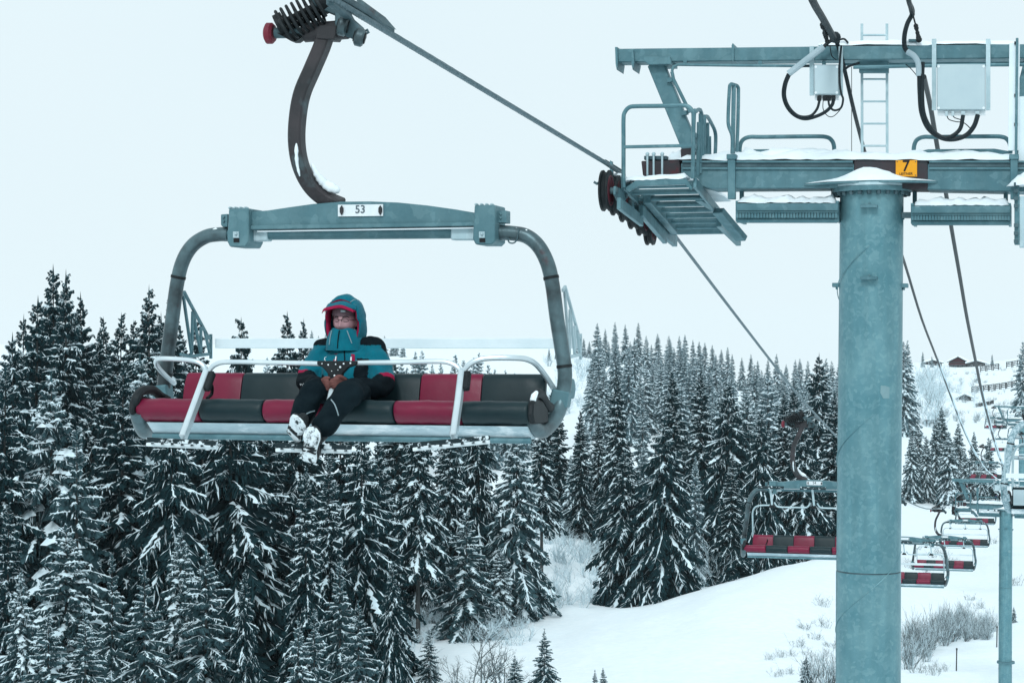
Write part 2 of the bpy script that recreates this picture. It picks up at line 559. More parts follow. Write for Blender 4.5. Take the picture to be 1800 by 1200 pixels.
def spruce_meshes(seed, H, Rr, whorls, twigs, snow, frost=False, droop=1.0, base=0.03, lean=0.0, bare=0.0, gap=0.0):
    rng = np.random.default_rng(seed)
    dark, white = Tris(), Tris()
    u_ = np.linspace(0, 1, int(whorls * 1.12))
    t_list = base + (0.985 - base) * (1 - (1 - u_) ** 1.22)
    for wi, t in enumerate(t_list):
        Lmax = Rr * ((1 - t) ** 0.92) * (0.9 + 0.2 * rng.random()) * (1.0 + 0.25 * t) + 0.007 * H
        if t < 0.10:
            Lmax *= 0.75 + 2.5 * t
        nb = int(rng.integers(5, 8)) if t < 0.9 else 5
        ph0 = rng.random() * 6.283
        for b in range(nb):
            if rng.random() < gap:
                continue
            ph = ph0 + 6.283 * b / nb + rng.normal(0, 0.22)
            L = Lmax * rng.uniform(0.72, 1.16)
            z0 = t * H + rng.normal(0, 0.3 * H / whorls)
            e0 = (-0.30 * droop + (0.72 + .30 * droop) * t ** 2.0) + rng.normal(0, 0.09)
            dr = (0.66 - 0.50 * t) * droop * rng.uniform(.7, 1.3)
            fx, fy = math.cos(ph), math.sin(ph)
            sx, sy = -fy, fx
            bend = rng.normal(0, 0.10)
            def axis(s):
                s = np.asarray(s)
                r = L * s
                z = z0 + L * (e0 * s - dr * s * s + 0.28 * dr * s ** 4)
                k = bend * L * s * s
                return np.stack([r * fx + k * sx, r * fy + k * sy, z], -1)
            nt_ = max(5, int(twigs * 3.7 * (0.35 + 0.65 * L / (Rr + 1e-6))))
            s = np.sort(rng.uniform(0.10, 1.0, nt_ * 2))
            side = np.where(np.arange(nt_ * 2) % 2 == 0, 1.0, -1.0)
            p = axis(s)
            tl = (0.36 * L * (1 - 0.66 * s) + 0.003 * H) * rng.uniform(.45, 1.3, len(s))
            an = rng.normal(0.75, 0.25, len(s))
            ca, sa = np.cos(an), np.sin(an) * side
            dz = -(0.25 + 0.75 * rng.random(len(s)) ** 1.5) * droop
            dirv = np.stack([fx * ca + sx * sa, fy * ca + sy * sa, dz], -1)
            wv = 0.045 * tl * rng.uniform(.6, 1.4, len(s)) + 0.0008 * H
            per = np.stack([-(fy * ca + sy * sa), fx * ca + sx * sa, np.zeros(len(s))], -1)
            tip = p + dirv * tl[:, None]
            mid = p + dirv * (tl * 0.5)[:, None] + np.array([0, 0, 0.04]) * tl[:, None]
            a = mid + per * wv[:, None]
            c = mid - per * wv[:, None]
            hang = mid + np.stack([np.zeros(len(s)), np.zeros(len(s)), -(0.30 + 0.45 * rng.random(len(s))) * tl], -1) + per * (rng.normal(0, .5, len(s)) * wv)[:, None]
            n = len(s)
            V = np.stack([p, a, tip, c, hang], 1).reshape(-1, 3)
            i0 = np.arange(n) * 5
            T = np.concatenate([np.stack([i0, i0 + 1, i0 + 2], 1), np.stack([i0, i0 + 2, i0 + 3], 1), np.stack([i0, i0 + 2, i0 + 4], 1)])
            dark.add(V, T)
            # axis spine, needles hang under it
            q = axis(np.linspace(0, 1, 6))
            wd = 0.028 * L + 0.008
            up_ = np.array([0, 0, 1.0])
            sv = np.array([sx, sy, 0])
            V = np.concatenate([q + sv * wd * np.linspace(1, .2, 6)[:, None], q - sv * wd * np.linspace(1, .2, 6)[:, None], q - up_ * (0.09 * L + 0.012) * np.linspace(.5, .35, 6)[:, None]])
            T = []
            for k in range(5):
                T += [(k, k + 1, k + 7), (k, k + 7, k + 6), (k, k + 1, k + 13), (k, k + 13, k + 12)]
            dark.add(V, T)
            # snow lying on the branch: lumpy ridge with gaps
            bs = snow * rng.uniform(0.35, 1.35)
            if rng.random() < 0.92:
                m = 13
                ss = np.linspace(rng.uniform(0.08, 0.45), 1.0, m)
                q = axis(ss)
                wn = (0.024 * L + 0.0028 * H * min(1.0, L / (0.055 * H))) * np.clip(rng.normal(0.85, 0.5, m), 0.25, 2.1) * bs
                wn[-1] *= 0.4
                hn = wn * rng.uniform(.5, 1.0, m) + 0.012
                offs = rng.normal(0, 0.5, m) * wn
                cpt = q + sv * offs[:, None]
                V = np.concatenate([cpt + sv * wn[:, None] + up_ * 0.01 * (1 + 0 * wn[:, None]), cpt + up_ * (hn)[:, None], cpt - sv * wn[:, None] + up_ * 0.01])
                T = []
                for k in range(m - 1):
                    T += [(k, k + 1, k + m + 1), (k, k + m + 1, k + m), (k + m, k + m + 1, k + 2 * m + 1), (k + m, k + 2 * m + 1, k + 2 * m)]
                white.add(V, T)
            # snow on the side twigs
            keep = rng.random(n) < (0.24 * bs + 0.04) * np.clip(.3 + s * 1.2, 0, 1)
            if keep.any():
                f = rng.uniform(.5, 1.35, keep.sum())[:, None] * min(0.95, 0.5 + 0.5 * bs)
                p_, tp, m_, pr = p[keep], tip[keep], mid[keep], per[keep] * wv[keep][:, None]
                lift = np.array([0, 0, 1.0]) * (wv[keep] * 0.35 + 0.02)[:, None]
                V = np.stack([p_ + lift * .6, m_ + pr * f + lift * .4, m_ + (tp - m_) * f + lift * .5, m_ - pr * f + lift * .4, m_ + lift * 1.3], 1).reshape(-1, 3)
                i0 = np.arange(keep.sum()) * 5
                T = np.concatenate([np.stack([i0, i0 + 1, i0 + 4], 1), np.stack([i0 + 1, i0 + 2, i0 + 4], 1), np.stack([i0 + 2, i0 + 3, i0 + 4], 1), np.stack([i0 + 3, i0, i0 + 4], 1)])
                white.add(V, T)
    # leader
    k = np.array([[0.005, 0, .97], [-0.004, .004, .97], [0, -.005, .97], [0, 0, 1.02]]) * H
    dark.add(k, [(0, 1, 3), (1, 2, 3), (2, 0, 3)])
    def bendit(V):
        V = V.copy()
        f = np.clip(V[:, 2] / H, 0, 1.1)
        V[:, 0] += lean * H * f ** 2
        return V
    V, T = dark.arrays()
    crown = np_mesh('crown', bendit(V), T, 'needles_frost' if frost else 'needles_pale' if snow > 1.35 or H < 10 else 'needles')
    V, T = white.arrays()
    sn = np_mesh('snow_cover', bendit(V), T, 'tree_snow', True)
    mb = MB()
    mb.tube([(lean * H * (z / H) ** 2, 0, z) for z in (-0.04 * H, 0.0, 0.3 * H, 0.65 * H, 0.985 * H)], [0.0125 * H, 0.0105 * H, 0.0085 * H, 0.005 * H, 0.001 * H], 8)
    tr = mb.mesh('trunk', 'bark')
    return dict(crown=crown, snow_cover=sn, trunk=tr, H=H)

SP = {
    'tall': [spruce_meshes(11, 27, 5.2, 33, 13, 0.9, lean=0.01), spruce_meshes(12, 27, 4.7, 35, 13, 1.0, droop=1.3), spruce_meshes(13, 27, 5.5, 31, 14, 0.85, lean=-0.012, gap=0.08)],
    'broad': [spruce_meshes(21, 24, 6.8, 25, 18, 1.0, droop=1.7), spruce_meshes(22, 24, 6.2, 27, 17, 1.05, droop=1.5, gap=0.05), spruce_meshes(23, 24, 7.2, 23, 18, .95, droop=1.9)],
    'snowy': [spruce_meshes(31, 18, 4.5, 27, 12, 1.9), spruce_meshes(32, 18, 4.1, 29, 12, 1.8, droop=1.4), spruce_meshes(33, 18, 4.9, 26, 13, 2.1, droop=1.3)],
    'small': [spruce_meshes(41, 8, 2.0, 20, 9, 1.1), spruce_meshes(42, 8, 1.7, 22, 9, 0.8, gap=0.08), spruce_meshes(43, 8, 2.2, 19, 10, 1.4)],
    'frost': [spruce_meshes(51, 20, 4.4, 26, 8, 1.8, frost=True), spruce_meshes(52, 20, 3.9, 28, 8, 1.6, frost=True, droop=1.3), spruce_meshes(53, 20, 4.8, 24, 8, 2.1, frost=True), spruce_meshes(54, 20, 4.1, 26, 8, 1.5, frost=True, gap=.1)],
    'snag': [spruce_meshes(61, 24, 4.3, 26, 13, 1.2, droop=1.5, base=0.38, gap=0.12)],
}
TR = random.Random(5)
def tree(px, py, d, kind, label, wid=1.0, var=None, group=None):
    x = (px - 900) / F * d
    z0 = ground(x, d) - 0.25
    h = (600 - py) / F * d - z0
    v = SP[kind][TR.randrange(len(SP[kind])) if var is None else var]
    o = empty('spruce_tree', (x, d, z0), TR.uniform(0, 6.28))
    sz = h / (v['H'] * 1.01)
    sxy = sz * wid if h > 6 else sz * wid * 1.1
    if kind in ('tall', 'broad') and h > v['H']:
        sxy = (v['H'] / v['H']) * wid * (0.5 + 0.5 * sz)
    o.scale = (sxy, sxy, sz)
    tag(o, label, 'spruce tree', group)
    for part in ('trunk', 'crown', 'snow_cover'):
        q = link(part, v[part], o)
        if part != 'trunk':
            q['kind'] = 'stuff'
    return o
# ------------------------------------------------------------------ the forest, tree by tree: column of the top, row of the top, distance, kind, width
FOREST = [
 # tall dark trees standing against the sky, left wood
 (95, 470, 150, 'tall', 1.0, 'tallest dark spruce of the wood, its thin top highest against the sky'),
 (116, 478, 147, 'tall', .8, 'slim spruce whose top leans close beside the tallest spruce'),
 (60, 524, 140, 'tall', 1.05, 'dark spruce just left of the tallest spruce, a little lower'),
 (148, 517, 154, 'tall', .85, 'dark spruce with a blunt rounded top just right of the tallest pair'),
 (22, 588, 132, 'broad', .9, 'wide dark spruce at the edge of the photo below the tallest ones'),
 (185, 560, 175, 'tall', .8, 'small pointed spruce top just right of the blunt topped spruce'),
 (209, 553, 170, 'tall', .9, 'spruce with a fine spire left of the tall regular one'),
 (262, 505, 160, 'tall', 1.0, 'tall regular dark spruce standing against the sky just left of the chair frame tube'),
 (300, 520, 168, 'tall', .9, 'dark spruce hidden by the left upright tube of the chair with the passenger'),
 (345, 556, 190, 'tall', .8, 'spruce top seen inside the chair frame beside its lattice bracket'),
 (424, 560, 185, 'broad', .8, 'spruce standing alone against the sky above the first black seat back'),
 (505, 551, 180, 'tall', 1.0, 'spruce just left of the passenger, taller of two beside his shoulder'),
 (534, 563, 188, 'tall', .8, 'thinner spruce touching the passenger\'s shoulder'),
 (5, 640, 120, 'tall', .9, 'dark spruce cut by the left edge of the photo at half height'),
 (36, 556, 146, 'tall', .9, 'spruce filling the gap between the edge spruce and the one left of the tallest'),
 (80, 512, 156, 'tall', .85, 'thin spruce tucked behind the tallest spruce on its left flank'),
 (132, 548, 160, 'tall', .85, 'spruce filling the gap between the tallest pair and the blunt topped one'),
 (170, 580, 166, 'tall', .9, 'spruce a little lower than the blunt topped one on its right'),
 (232, 566, 172, 'tall', .9, 'spruce low on the left flank of the tall regular one'),
 (283, 552, 176, 'tall', .85, 'spruce on the right flank of the tall regular one beside the frame tube'),
 (322, 575, 182, 'tall', .85, 'spruce seen through the lattice bracket of the nearest chair'),
 # middle rank of the left wood
 (90, 655, 122, 'snowy', .95, 'pale snow laden spruce in front of the tallest spruces'),
 (212, 636, 128, 'tall', 1.0, 'spruce with long drooping boughs below the outer chair armrest'),
 (246, 625, 132, 'snowy', .85, 'narrow snowy spruce top behind the outermost black armrest'),
 (135, 752, 114, 'small', 1.0, 'slender young spruce between two snow laden ones below the chair'),
 (160, 690, 140, 'broad', .9, 'dark broad spruce in the shade behind the slender young spruce'),
 (302, 690, 122, 'broad', .85, 'big spruce with drooping snowy boughs under the footrest on the outer side'),
 (405, 655, 126, 'broad', 1.12, 'widest spruce of the wood, chevrons of snow, under the first black cushion'),
 (466, 700, 132, 'tall', 1.0, 'spruce with a long snowy flank beside the widest spruce'),
 (355, 640, 150, 'tall', 1.0, 'dark spruce behind the red seat back on the outer side'),
 (538, 817, 116, 'tall', .78, 'pointed spruce whose top ends just under the passenger\'s boots'),
 (578, 800, 122, 'tall', .8, 'spruce beside the one under the boots, slightly taller'),
 (636, 745, 128, 'broad', .85, 'large spruce under the second red cushion, arms reaching towards the clearing'),
 (668, 770, 136, 'tall', .95, 'snow flecked spruce just behind the large one under the red cushion'),
 (600, 690, 160, 'tall', 1.1, 'dark spruce behind the passenger\'s legs'),
 (520, 660, 168, 'broad', .9, 'dark spruce hidden behind the passenger and the middle footrest'),
 (735, 700, 158, 'snag', 1.0, 'old spruce with a bare lower trunk at the edge of the clearing'),
 (792, 730, 165, 'snag', .95, 'dark spruce with hanging boughs next to the bare trunked one'),
 (700, 640, 185, 'tall', 1.0, 'dark spruce behind the seat back right beside the passenger'),
 (840, 690, 178, 'broad', .75, 'dark spruce in shade under the footrest by the last red cushion'),
 (820, 900, 160, 'small', 1.3, 'low drooping spruce in the shade at the foot of the dark wood'),
 (908, 745, 172, 'snowy', 1.05, 'spruce with thick cushions of snow on its head under the last black cushion'),
 (878, 960, 168, 'snowy', 1.1, 'short spruce with heavy pads of snow standing in the frosted bushes'),
 (952, 720, 204, 'snag', 1.0, 'spruce with a straight bare trunk right of the snow capped one'),
 # front rank, lower left corner
 (116, 918, 104, 'snowy', 1.15, 'stout spruce buried under lumpy white snow pads near the bottom corner'),
 (197, 980, 102, 'small', .9, 'small neat spruce between the stout white one and the bushy ones'),
 (254, 998, 100, 'small', 1.2, 'short bushy spruce with round snow pads on its boughs'),
 (318, 930, 106, 'snowy', 1.0, 'fluffy rounded spruce top in the front rank under the outer footrest'),
 (362, 962, 104, 'small', 1.25, 'broad frosty young spruce in front of the widest spruce'),
 (38, 1000, 98, 'snowy', .9, 'frosted spruce in the very bottom corner of the wood'),
 (85, 1075, 94, 'small', 1.2, 'small frosted spruce below the stout white one, cut by the frame'),
 (150, 1080, 95, 'small', 1.3, 'thin grey frosted young tree at the bottom edge beside the corner spruce'),
 (12, 880, 108, 'tall', .8, 'snow streaked spruce at the left edge of the photo, lower half'),
 (430, 1000, 104, 'broad', .6, 'spruce with long sloping boughs at the bottom edge below the widest spruce'),
 (524, 1085, 100, 'small', .8, 'thin dark young spruce at the bottom edge, first of a pair'),
 (552, 1068, 101, 'small', .9, 'slightly taller young spruce at the bottom edge, second of a pair'),
 (597, 985, 108, 'small', .9, 'slim spruce in front of the large one under the red cushion'),
 (630, 1058, 103, 'small', 1.15, 'symmetrical young spruce with a white spine at the bottom edge of the wood'),
 (690, 985, 118, 'broad', .7, 'spruce whose dark arms hang out over the edge of the clearing'),
 # lone trees in the clearing
 (754, 1106, 126, 'small', 1.1, 'lone little spruce in the clearing nearest to the dark wood'),
 (957, 1106, 122, 'small', .95, 'lone slender little spruce at the bottom of the open piste'),
 (905, 1150, 120, 'small', 1.0, 'low spruce tuft left of the lone slender spruce on the piste'),
 (1046, 1176, 122, 'small', .9, 'tiny spruce tip at the bottom edge of the piste, left of two'),
 (1060, 1172, 123, 'small', .8, 'tiny spruce tip at the bottom edge of the piste, right of two'),
 # wood behind the crest of the piste
 (1003, 800, 243, 'frost', .8, 'narrow pale frosted spruce at the head of the bushy gully'),
 (1040, 845, 240, 'frost', .7, 'small narrow frosted spruce beside the big dark pair at the gully'),
 (1022, 720, 240, 'tall', .8, 'slim dark spruce rising behind the frosted gully'),
 (1085, 655, 232, 'tall', .9, 'tall spruce with a clean spire behind the gully, right of the chair frame'),
 (1098, 790, 188, 'broad', 1.05, 'broad dark spruce on the gully side, left of the blackest spruce'),
 (1168, 735, 186, 'broad', 1.1, 'blackest and widest spruce right on the crest of the piste'),
 (1184, 655, 236, 'tall', .9, 'spruce with a snow streaked spire directly behind the blackest one'),
 (1232, 648, 228, 'tall', .9, 'spruce with snow strings right of the blackest one'),
 (1222, 800, 205, 'frost', .7, 'pale narrow spruce squeezed in beside the blackest spruce'),
 (1280, 672, 214, 'broad', 1.0, 'large spruce with white flecks left of the hanging empty chair'),
 (1312, 690, 222, 'snowy', 1.0, 'spruce with big snow clumps on its top near the rope'),
 (1338, 720, 206, 'broad', .9, 'spruce partly behind the frame of the nearest empty chair'),
 (1285, 800, 196, 'tall', 1.0, 'snow striped spruce standing low on the crest left of the empty chair'),
 (1378, 690, 226, 'tall', 1.0, 'dark spruce behind the hanger of the nearest empty chair'),
 (1440, 622, 240, 'broad', .9, 'tall full spruce next to the big lift tower, top above the others'),
 (1412, 720, 214, 'broad', 1.0, 'spruce right behind the number plate of the nearest empty chair'),
 (1465, 690, 222, 'tall', 1.0, 'spruce half hidden by the shaft of the big lift tower'),
 (1500, 640, 250, 'tall', 1.0, 'spruce hidden behind the shaft of the big lift tower'),
 (1130, 700, 262, 'frost', .8, 'frosted spruce between the two tallest spires behind the gully'),
 (1060, 700, 280, 'frost', .9, 'frosted spruce over the gully next to the clean spire'),
 (1258, 700, 270, 'frost', .9, 'frosted spruce showing between the dark ones at the rope'),
 (1350, 660, 262, 'frost', 1.0, 'frosted spruce behind the snow clumped one'),
 (1395, 668, 268, 'tall', .8, 'slim dark spruce left of the tall full one by the tower'),
 (984, 712, 246, 'tall', 1.0, 'dark spruce rising behind the hook of the chair frame at the gully'),
 (1014, 768, 256, 'tall', .9, 'slim dark spruce on the gully\'s far side, left of the frosted narrow ones'),
 (1030, 742, 252, 'frost', 1.0, 'pale spruce behind the slim dark one over the gully'),
 (1052, 735, 246, 'tall', .9, 'dark spruce between the gully and the clean spired one'),
 (968, 690, 262, 'tall', 1.0, 'dark spruce behind the last black seat back and the frame tube'),
 # right group
 (1602, 760, 405, 'snowy', .95, 'snow laden spruce nearest to the tower shaft in the group on the slope'),
 (1613, 745, 425, 'snowy', .9, 'taller spruce behind the one nearest to the tower shaft'),
 (1628, 765, 408, 'snowy', .85, 'narrow snow laden spruce between the tower side ones and the twin spires'),
 (1645, 735, 420, 'snowy', .9, 'left hand one of the twin spires in the group on the slope'),
 (1655, 713, 428, 'snowy', .9, 'highest spruce of the group on the open slope'),
 (1668, 757, 402, 'snowy', .9, 'spruce in front of the highest one of the group on the slope'),
 (1684, 742, 415, 'snowy', .95, 'spruce with thick snow boughs crossed by the icy cable'),
 (1696, 790, 404, 'snowy', .8, 'small spruce at the foot of the cable crossed one'),
 (1712, 757, 418, 'snowy', .8, 'spruce with a pointed top right of the icy cable'),
 (1738, 768, 412, 'snowy', .9, 'spruce of the slope group behind the far red chair'),
 (1726, 800, 408, 'snowy', .7, 'low spruce behind the gantry of the second tower'),
 # skyline right
 (1588, 600, 560, 'frost', .9, 'spruce peeping out right behind the tower shaft on the skyline'),
 (1595, 598, 600, 'frost', .8, 'spruce on the skyline a little off the tower shaft'),
 (1622, 618, 880, 'frost', 1.0, 'single spruce on the skyline between tower and chalet'),
 (1638, 626, 900, 'frost', .9, 'small spruce left of the chalet roof'),
 (1650, 630, 920, 'frost', .8, 'smallest spruce close to the chalet roof'),
 (1744, 622, 940, 'frost', .8, 'lone pale spruce on the slope right of the chalet'),
 (1798, 600, 620, 'frost', .9, 'spruce at the right edge of the photo above the snow fence'),
 (1782, 1065, 168, 'small', .8, 'small dark spruce beside the second tower pole on the snow'),
 (1738, 1016, 225, 'small', .9, 'tiny spruce on the open snow left of the second tower pole'),
 (1712, 1018, 228, 'small', .6, 'tiniest spruce sprout between the shrub and the second tower pole'),
]
for q in FOREST:
    tree(q[0], q[1], q[2], q[3], q[5], q[4])
# dark ranks deep in the left wood
g = 'dark spruces deep in the left wood'
for i in range(34):
    px = -120 + i * 32 + TR.uniform(-12, 12)
    if px > 815:
        continue
    tree(px, 700 + TR.uniform(-25, 90) + (40 if px > 560 else 0), TR.uniform(168, 235), TR.choice(['tall', 'tall', 'broad']),
         'dark spruce deep in the wood behind the front ranks', TR.uniform(.85, 1.1), None, g)
g = 'dark spruces behind the crest of the piste'
for i in range(22):
    px = 1050 + i * 21 + TR.uniform(-8, 8)
    tree(px, 735 + TR.uniform(-30, 60), TR.uniform(245, 300), TR.choice(['tall', 'broad', 'frost']),
         'spruce in the second rank behind the crest of the piste', TR.uniform(.8, 1.0), None, g)
# frosted spruces climbing to the ridge beyond
def nth(i):
    w_ = ['first', 'second', 'third', 'fourth', 'fifth', 'sixth', 'seventh', 'eighth', 'ninth', 'tenth', 'eleventh', 'twelfth', 'thirteenth', 'fourteenth', 'fifteenth', 'sixteenth', 'seventeenth', 'eighteenth', 'nineteenth']
    if i < 19:
        return w_[i]
    t = ['twentieth', 'thirtieth'][(i + 1) // 10 - 2]
    return t if (i + 1) % 10 == 0 else ['twenty', 'thirty'][(i + 1) // 10 - 2] + '-' + w_[(i + 1) % 10 - 1]
g = 'frosted spruces on the far ridge'
ridge = [(1050, 568), (1064, 578), (1081, 566), (1099, 570), (1122, 567), (1136, 590), (1156, 586), (1176, 590), (1194, 590), (1204, 588), (1218, 597), (1229, 600), (1239, 602),
         (1252, 606), (1268, 614), (1279, 610), (1287, 622), (1304, 628), (1320, 622), (1332, 634), (1350, 630), (1365, 622), (1382, 640), (1398, 632), (1406, 630), (1420, 634), (1452, 630), (1462, 634), (1474, 640), (1490, 640), (1145, 605), (1108, 600), (1070, 600)]
for i, (px, py) in enumerate(ridge):
    tree(px, py, TR.uniform(440, 540), 'frost', nth(sorted(q[0] for q in ridge).index(px)) + ' frosted spruce tip along the far ridge, counted from the chair frame', TR.uniform(.8, 1.05), None, g)
g = 'frosted spruces on the slope below the far ridge'
for i in range(120):
    px = TR.uniform(1042, 1480)
    if 1108 < px < 1150 and i % 2:
        px += 50
    sky_y = np.interp(px, [1040, 1120, 1200, 1300, 1480], [575, 572, 592, 622, 640])
    tree(px, sky_y + TR.uniform(14, 95), TR.uniform(330, 460), 'frost', 'frosted spruce on the slope under the far ridge, ' + ('above the white gully' if px < 1110 else 'beside the small bare snow patch' if px < 1175 else 'above the widest dark spruce' if px < 1250 else 'where the haul rope crosses the wood' if px < 1400 else 'close to the big tower shaft'), TR.uniform(.8, 1.05), None, g)
g = 'small spruces on the far snowy skyline'
sk_ = ((655, 598), (664, 592), (676, 590), (690, 594), (697, 600), (708, 600), (560, 590), (548, 580), (572, 588), (584, 596), (965, 612), (976, 622), (990, 608), (1014, 590), (1026, 594), (1036, 600))
for px, py in sorted(sk_):
    tree(px, py, TR.uniform(560, 700), 'frost', nth(sorted(sk_).index((px, py))) + ' of the small frosted spruces along the snowy skyline behind the chair', 1.0, None, g)
g = 'small spruces beyond the seat back'
sb_ = ((470, 628), (690, 640), (705, 632), (716, 645), (730, 618), (742, 615), (760, 640), (775, 636), (800, 622), (815, 632), (832, 628), (842, 620), (858, 640), (870, 648), (888, 650), (905, 655), (925, 660))
for px, py in sb_:
    tree(px, py, TR.uniform(300, 380), 'frost', 'snowy spruce seen over the first black seat back' if px < 500 else nth(sb_.index((px, py)) - 1) + ' snowy spruce over the seat back, counted from the passenger to the frame', TR.uniform(.8, 1.1), None, g)

# ------------------------------------------------------------------ bare and frosted shrubs
def shrub_meshes(seed, H, stems, spread, frost, upright=0.0, fine=3, thick=1.0):
    rng = random.Random(seed)
    a, b = MB(), MB()
    def grow(p, d, l, r, lev):
        pts = [p]
        q = p.copy()
        for k in range(3):
            d = (d + Vector((rng.gauss(0, .16), rng.gauss(0, .16), rng.gauss(.03, .1)))).normalized()
            q = q + d * (l / 3)
            pts.append(q.copy())
        (b if rng.random() < frost else a).tube(pts, [r, r * .85, r * .7, r * .5], 3, caps=False)
        if lev > 0:
            for k in range(rng.choice((2, 3, 3))):
                i = rng.choice((1, 2, 2, 3))
                nd = (d + Vector((rng.gauss(0, .6), rng.gauss(0, .6), rng.gauss(.15 + upright, .3)))).normalized()
                grow(pts[i], nd, l * rng.uniform(.45, .75), r * .6, lev - 1)
    for i in range(stems):
        an = rng.uniform(0, 6.28)
        o = Vector((math.cos(an), math.sin(an), 0)) * rng.uniform(0, spread * .4)
        d = Vector((math.cos(an) * spread * rng.random(), math.sin(an) * spread * rng.random(), 1 + upright)).normalized()
        grow(o - Vector((0, 0, .1)), d, H * rng.uniform(.3, .55), H * .009 * thick, fine)
    me = [('branches', a.mesh('branches', 'twig', smooth=False))]
    if len(b.f):
        me.append(('frosted_twigs', b.mesh('frosted_twigs', 'frost_twig', smooth=False)))
    return me
SH = {
    'frost': [shrub_meshes(i, 3.5, 9, .9, .82) for i in (1, 2, 3)],
    'bare': [shrub_meshes(i, 6.0, 5, .75, .10, fine=4, thick=1.5) for i in (11, 12)],
    'brush': [shrub_meshes(i, 2.6, 24, .7, .42, upright=.5, fine=2) for i in (21, 22, 23)],
    'low': [shrub_meshes(i, 1.0, 14, .9, .22) for i in (31, 32)],
}
HS = {'frost': 3.5, 'bare': 6.0, 'brush': 2.6, 'low': 1.0}
def shrub(px, d, kind, h, label, group=None, var=None, py=None):
    x = (px - 900) / F * d
    v = SH[kind][TR.randrange(len(SH[kind])) if var is None else var]
    o = empty('shrub', (x, d, ground(x, d) - 0.05), TR.uniform(0, 6.28))
    s = h / HS[kind]
    o.scale = (s, s, s)
    tag(o, label, 'shrub', group)
    for nm, me in v:
        link(nm, me, o)['kind'] = 'stuff'
    return o
# the brush of the gully and along the foot of the wood grows into one uncountable mass
def brush_mass(name, spots, label):
    src = [shrub_meshes(i, 3.5, 10, 1.0, .85, fine=2) for i in (71, 72, 73, 74)]
    V_, F_, mi_ = [], [], []
    for px, d, h in spots:
        x = (px - 900) / F * d
        z = ground(x, d) - .05
        an = TR.uniform(0, 6.28)
        ca, sa, k = math.cos(an), math.sin(an), h / 3.5
        for j, (nm, me) in enumerate(src[TR.randrange(4)]):
            o = len(V_)
            for v in me.vertices:
                V_.append((x + k * (ca * v.co.x - sa * v.co.y), d + k * (sa * v.co.x + ca * v.co.y), z + k * v.co.z))
            for p in me.polygons:
                F_.append([o + q for q in p.vertices])
                mi_.append(j)
    me = bpy.data.meshes.new(name)
    me.from_pydata(V_, [], F_)
    me.materials.append(M['twig']); me.materials.append(M['frost_twig'])
    me.polygons.foreach_set('material_index', mi_)
    tag(link(name, me), label, None, None, 'stuff')
sp_ = []
for i in range(150):
    d = TR.uniform(172, 262)
    c = np.interp(d, [168, 205, 245, 262], [945, 985, 1015, 1025])
    sp_.append((c + TR.uniform(-90, 66), d, TR.uniform(1.6, 3.8)))
brush_mass('gully_brush', sp_, 'mass of frosted twiggy brush filling the white gully between the dark spruces')
brush_mass('woodland_undergrowth', [(TR.uniform(690, 930), TR.uniform(150, 173), TR.uniform(1.4, 3.4)) for i in range(55)], 'frosted undergrowth along the foot of the dark wood by the clearing')
g = 'bare alders in the clearing'
for px_, d_, h_ in ((812, 120, 2.6), (800, 128, 2.2), (862, 119, 2.4), (902, 126, 2.6), (925, 121, 1.9), (770, 134, 2.0), (850, 131, 2.4)):
    shrub(px_, d_, 'bare', h_, 'thin bare alder sapling among others at the bottom of the clearing', g)
shrub(838, 122, 'bare', 5.0, 'bare dark twigged alder at the bottom of the clearing', None, 0)
shrub(880, 124, 'bare', 4.4, 'bare branching alder beside the lone slender spruce', None, 1)
shrub(785, 118, 'bare', 2.2, 'thin bare sapling next to the lone little spruce by the wood', None, 1)
shrub(1208 + 20, 200, 'frost', 4.5, 'frosted bush leaning on the right side of the blackest spruce', None, 0)
shrub(1262, 196, 'frost', 5.0, 'round frosted bush between the blackest spruce and the striped one', None, 1)
g = 'bare shrubs of the thicket by the second tower'
for i in range(70):
    px = TR.uniform(1588, 1745)
    d = np.interp(px, [1590, 1680, 1745], [138, 156, 158]) + TR.uniform(-8, 12)
    shrub(px, d, 'brush', TR.uniform(1.6, 2.9) * (1.15 if px < 1700 else .75), 'bare upright twigged shrub in the thicket between the two lift towers', g)
g = 'low snowed shrubs on the piste edge'
for px, d in ((1352, 133), (1372, 134), (1392, 135), (1404, 139), (1418, 136), (1438, 133), (1452, 136), (1385, 128), (1366, 127), (1446, 160), (1432, 145), (1462, 142), (1448, 150), (1420, 128), (1440, 126), (1466, 128), (1456, 122), (1415, 148)):
    shrub(px, d, 'low', TR.uniform(.7, 1.5), 'low twiggy shrub in the snow at the piste edge left of the big tower', g)
for px, d in ((1425, 122), (1448, 121), (1462, 122)):
    shrub(px, d, 'brush', 2.6, 'thin bare upright shrub at the bottom edge against the big tower', 'thin bare shrubs against the big tower')
tree(1417, 1150, 122, 'small', 'small dark spruce at the bottom edge just left of the big tower', .9)
g = 'scattered shrubs on the open slope'
for px, d in ((1640, 262), (1668, 240), (1680, 235), (1690, 236), (1655, 215), (1600, 225), (1632, 232), (1720, 190), (1705, 196), (1628, 222), (1745, 300), (1600, 300), (1614, 290), (1650, 268), (1785, 210), (1660, 262), (1612, 130), (1640, 128), (1655, 130)):
    shrub(px, d, 'low', TR.uniform(.8, 1.9), 'small twiggy shrub poking out of the open slope right of the big tower', g)
g = 'frosted bare trees on the far hillside'
for i in range(60):
    px = TR.uniform(1580, 1662) if i < 44 else TR.uniform(1640, 1720)
    py = TR.uniform(655, 745) if i < 44 else TR.uniform(660, 700)
    d = np.interp(py, [640, 700, 745], [890, 690, 585])
    shrub(px, d, 'frost', TR.uniform(6, 11) if i < 44 else TR.uniform(3, 5), 'frosted leafless tree on the far hillside below the chalet', g)
g = 'frosted bare trees on the hill beyond the chair'
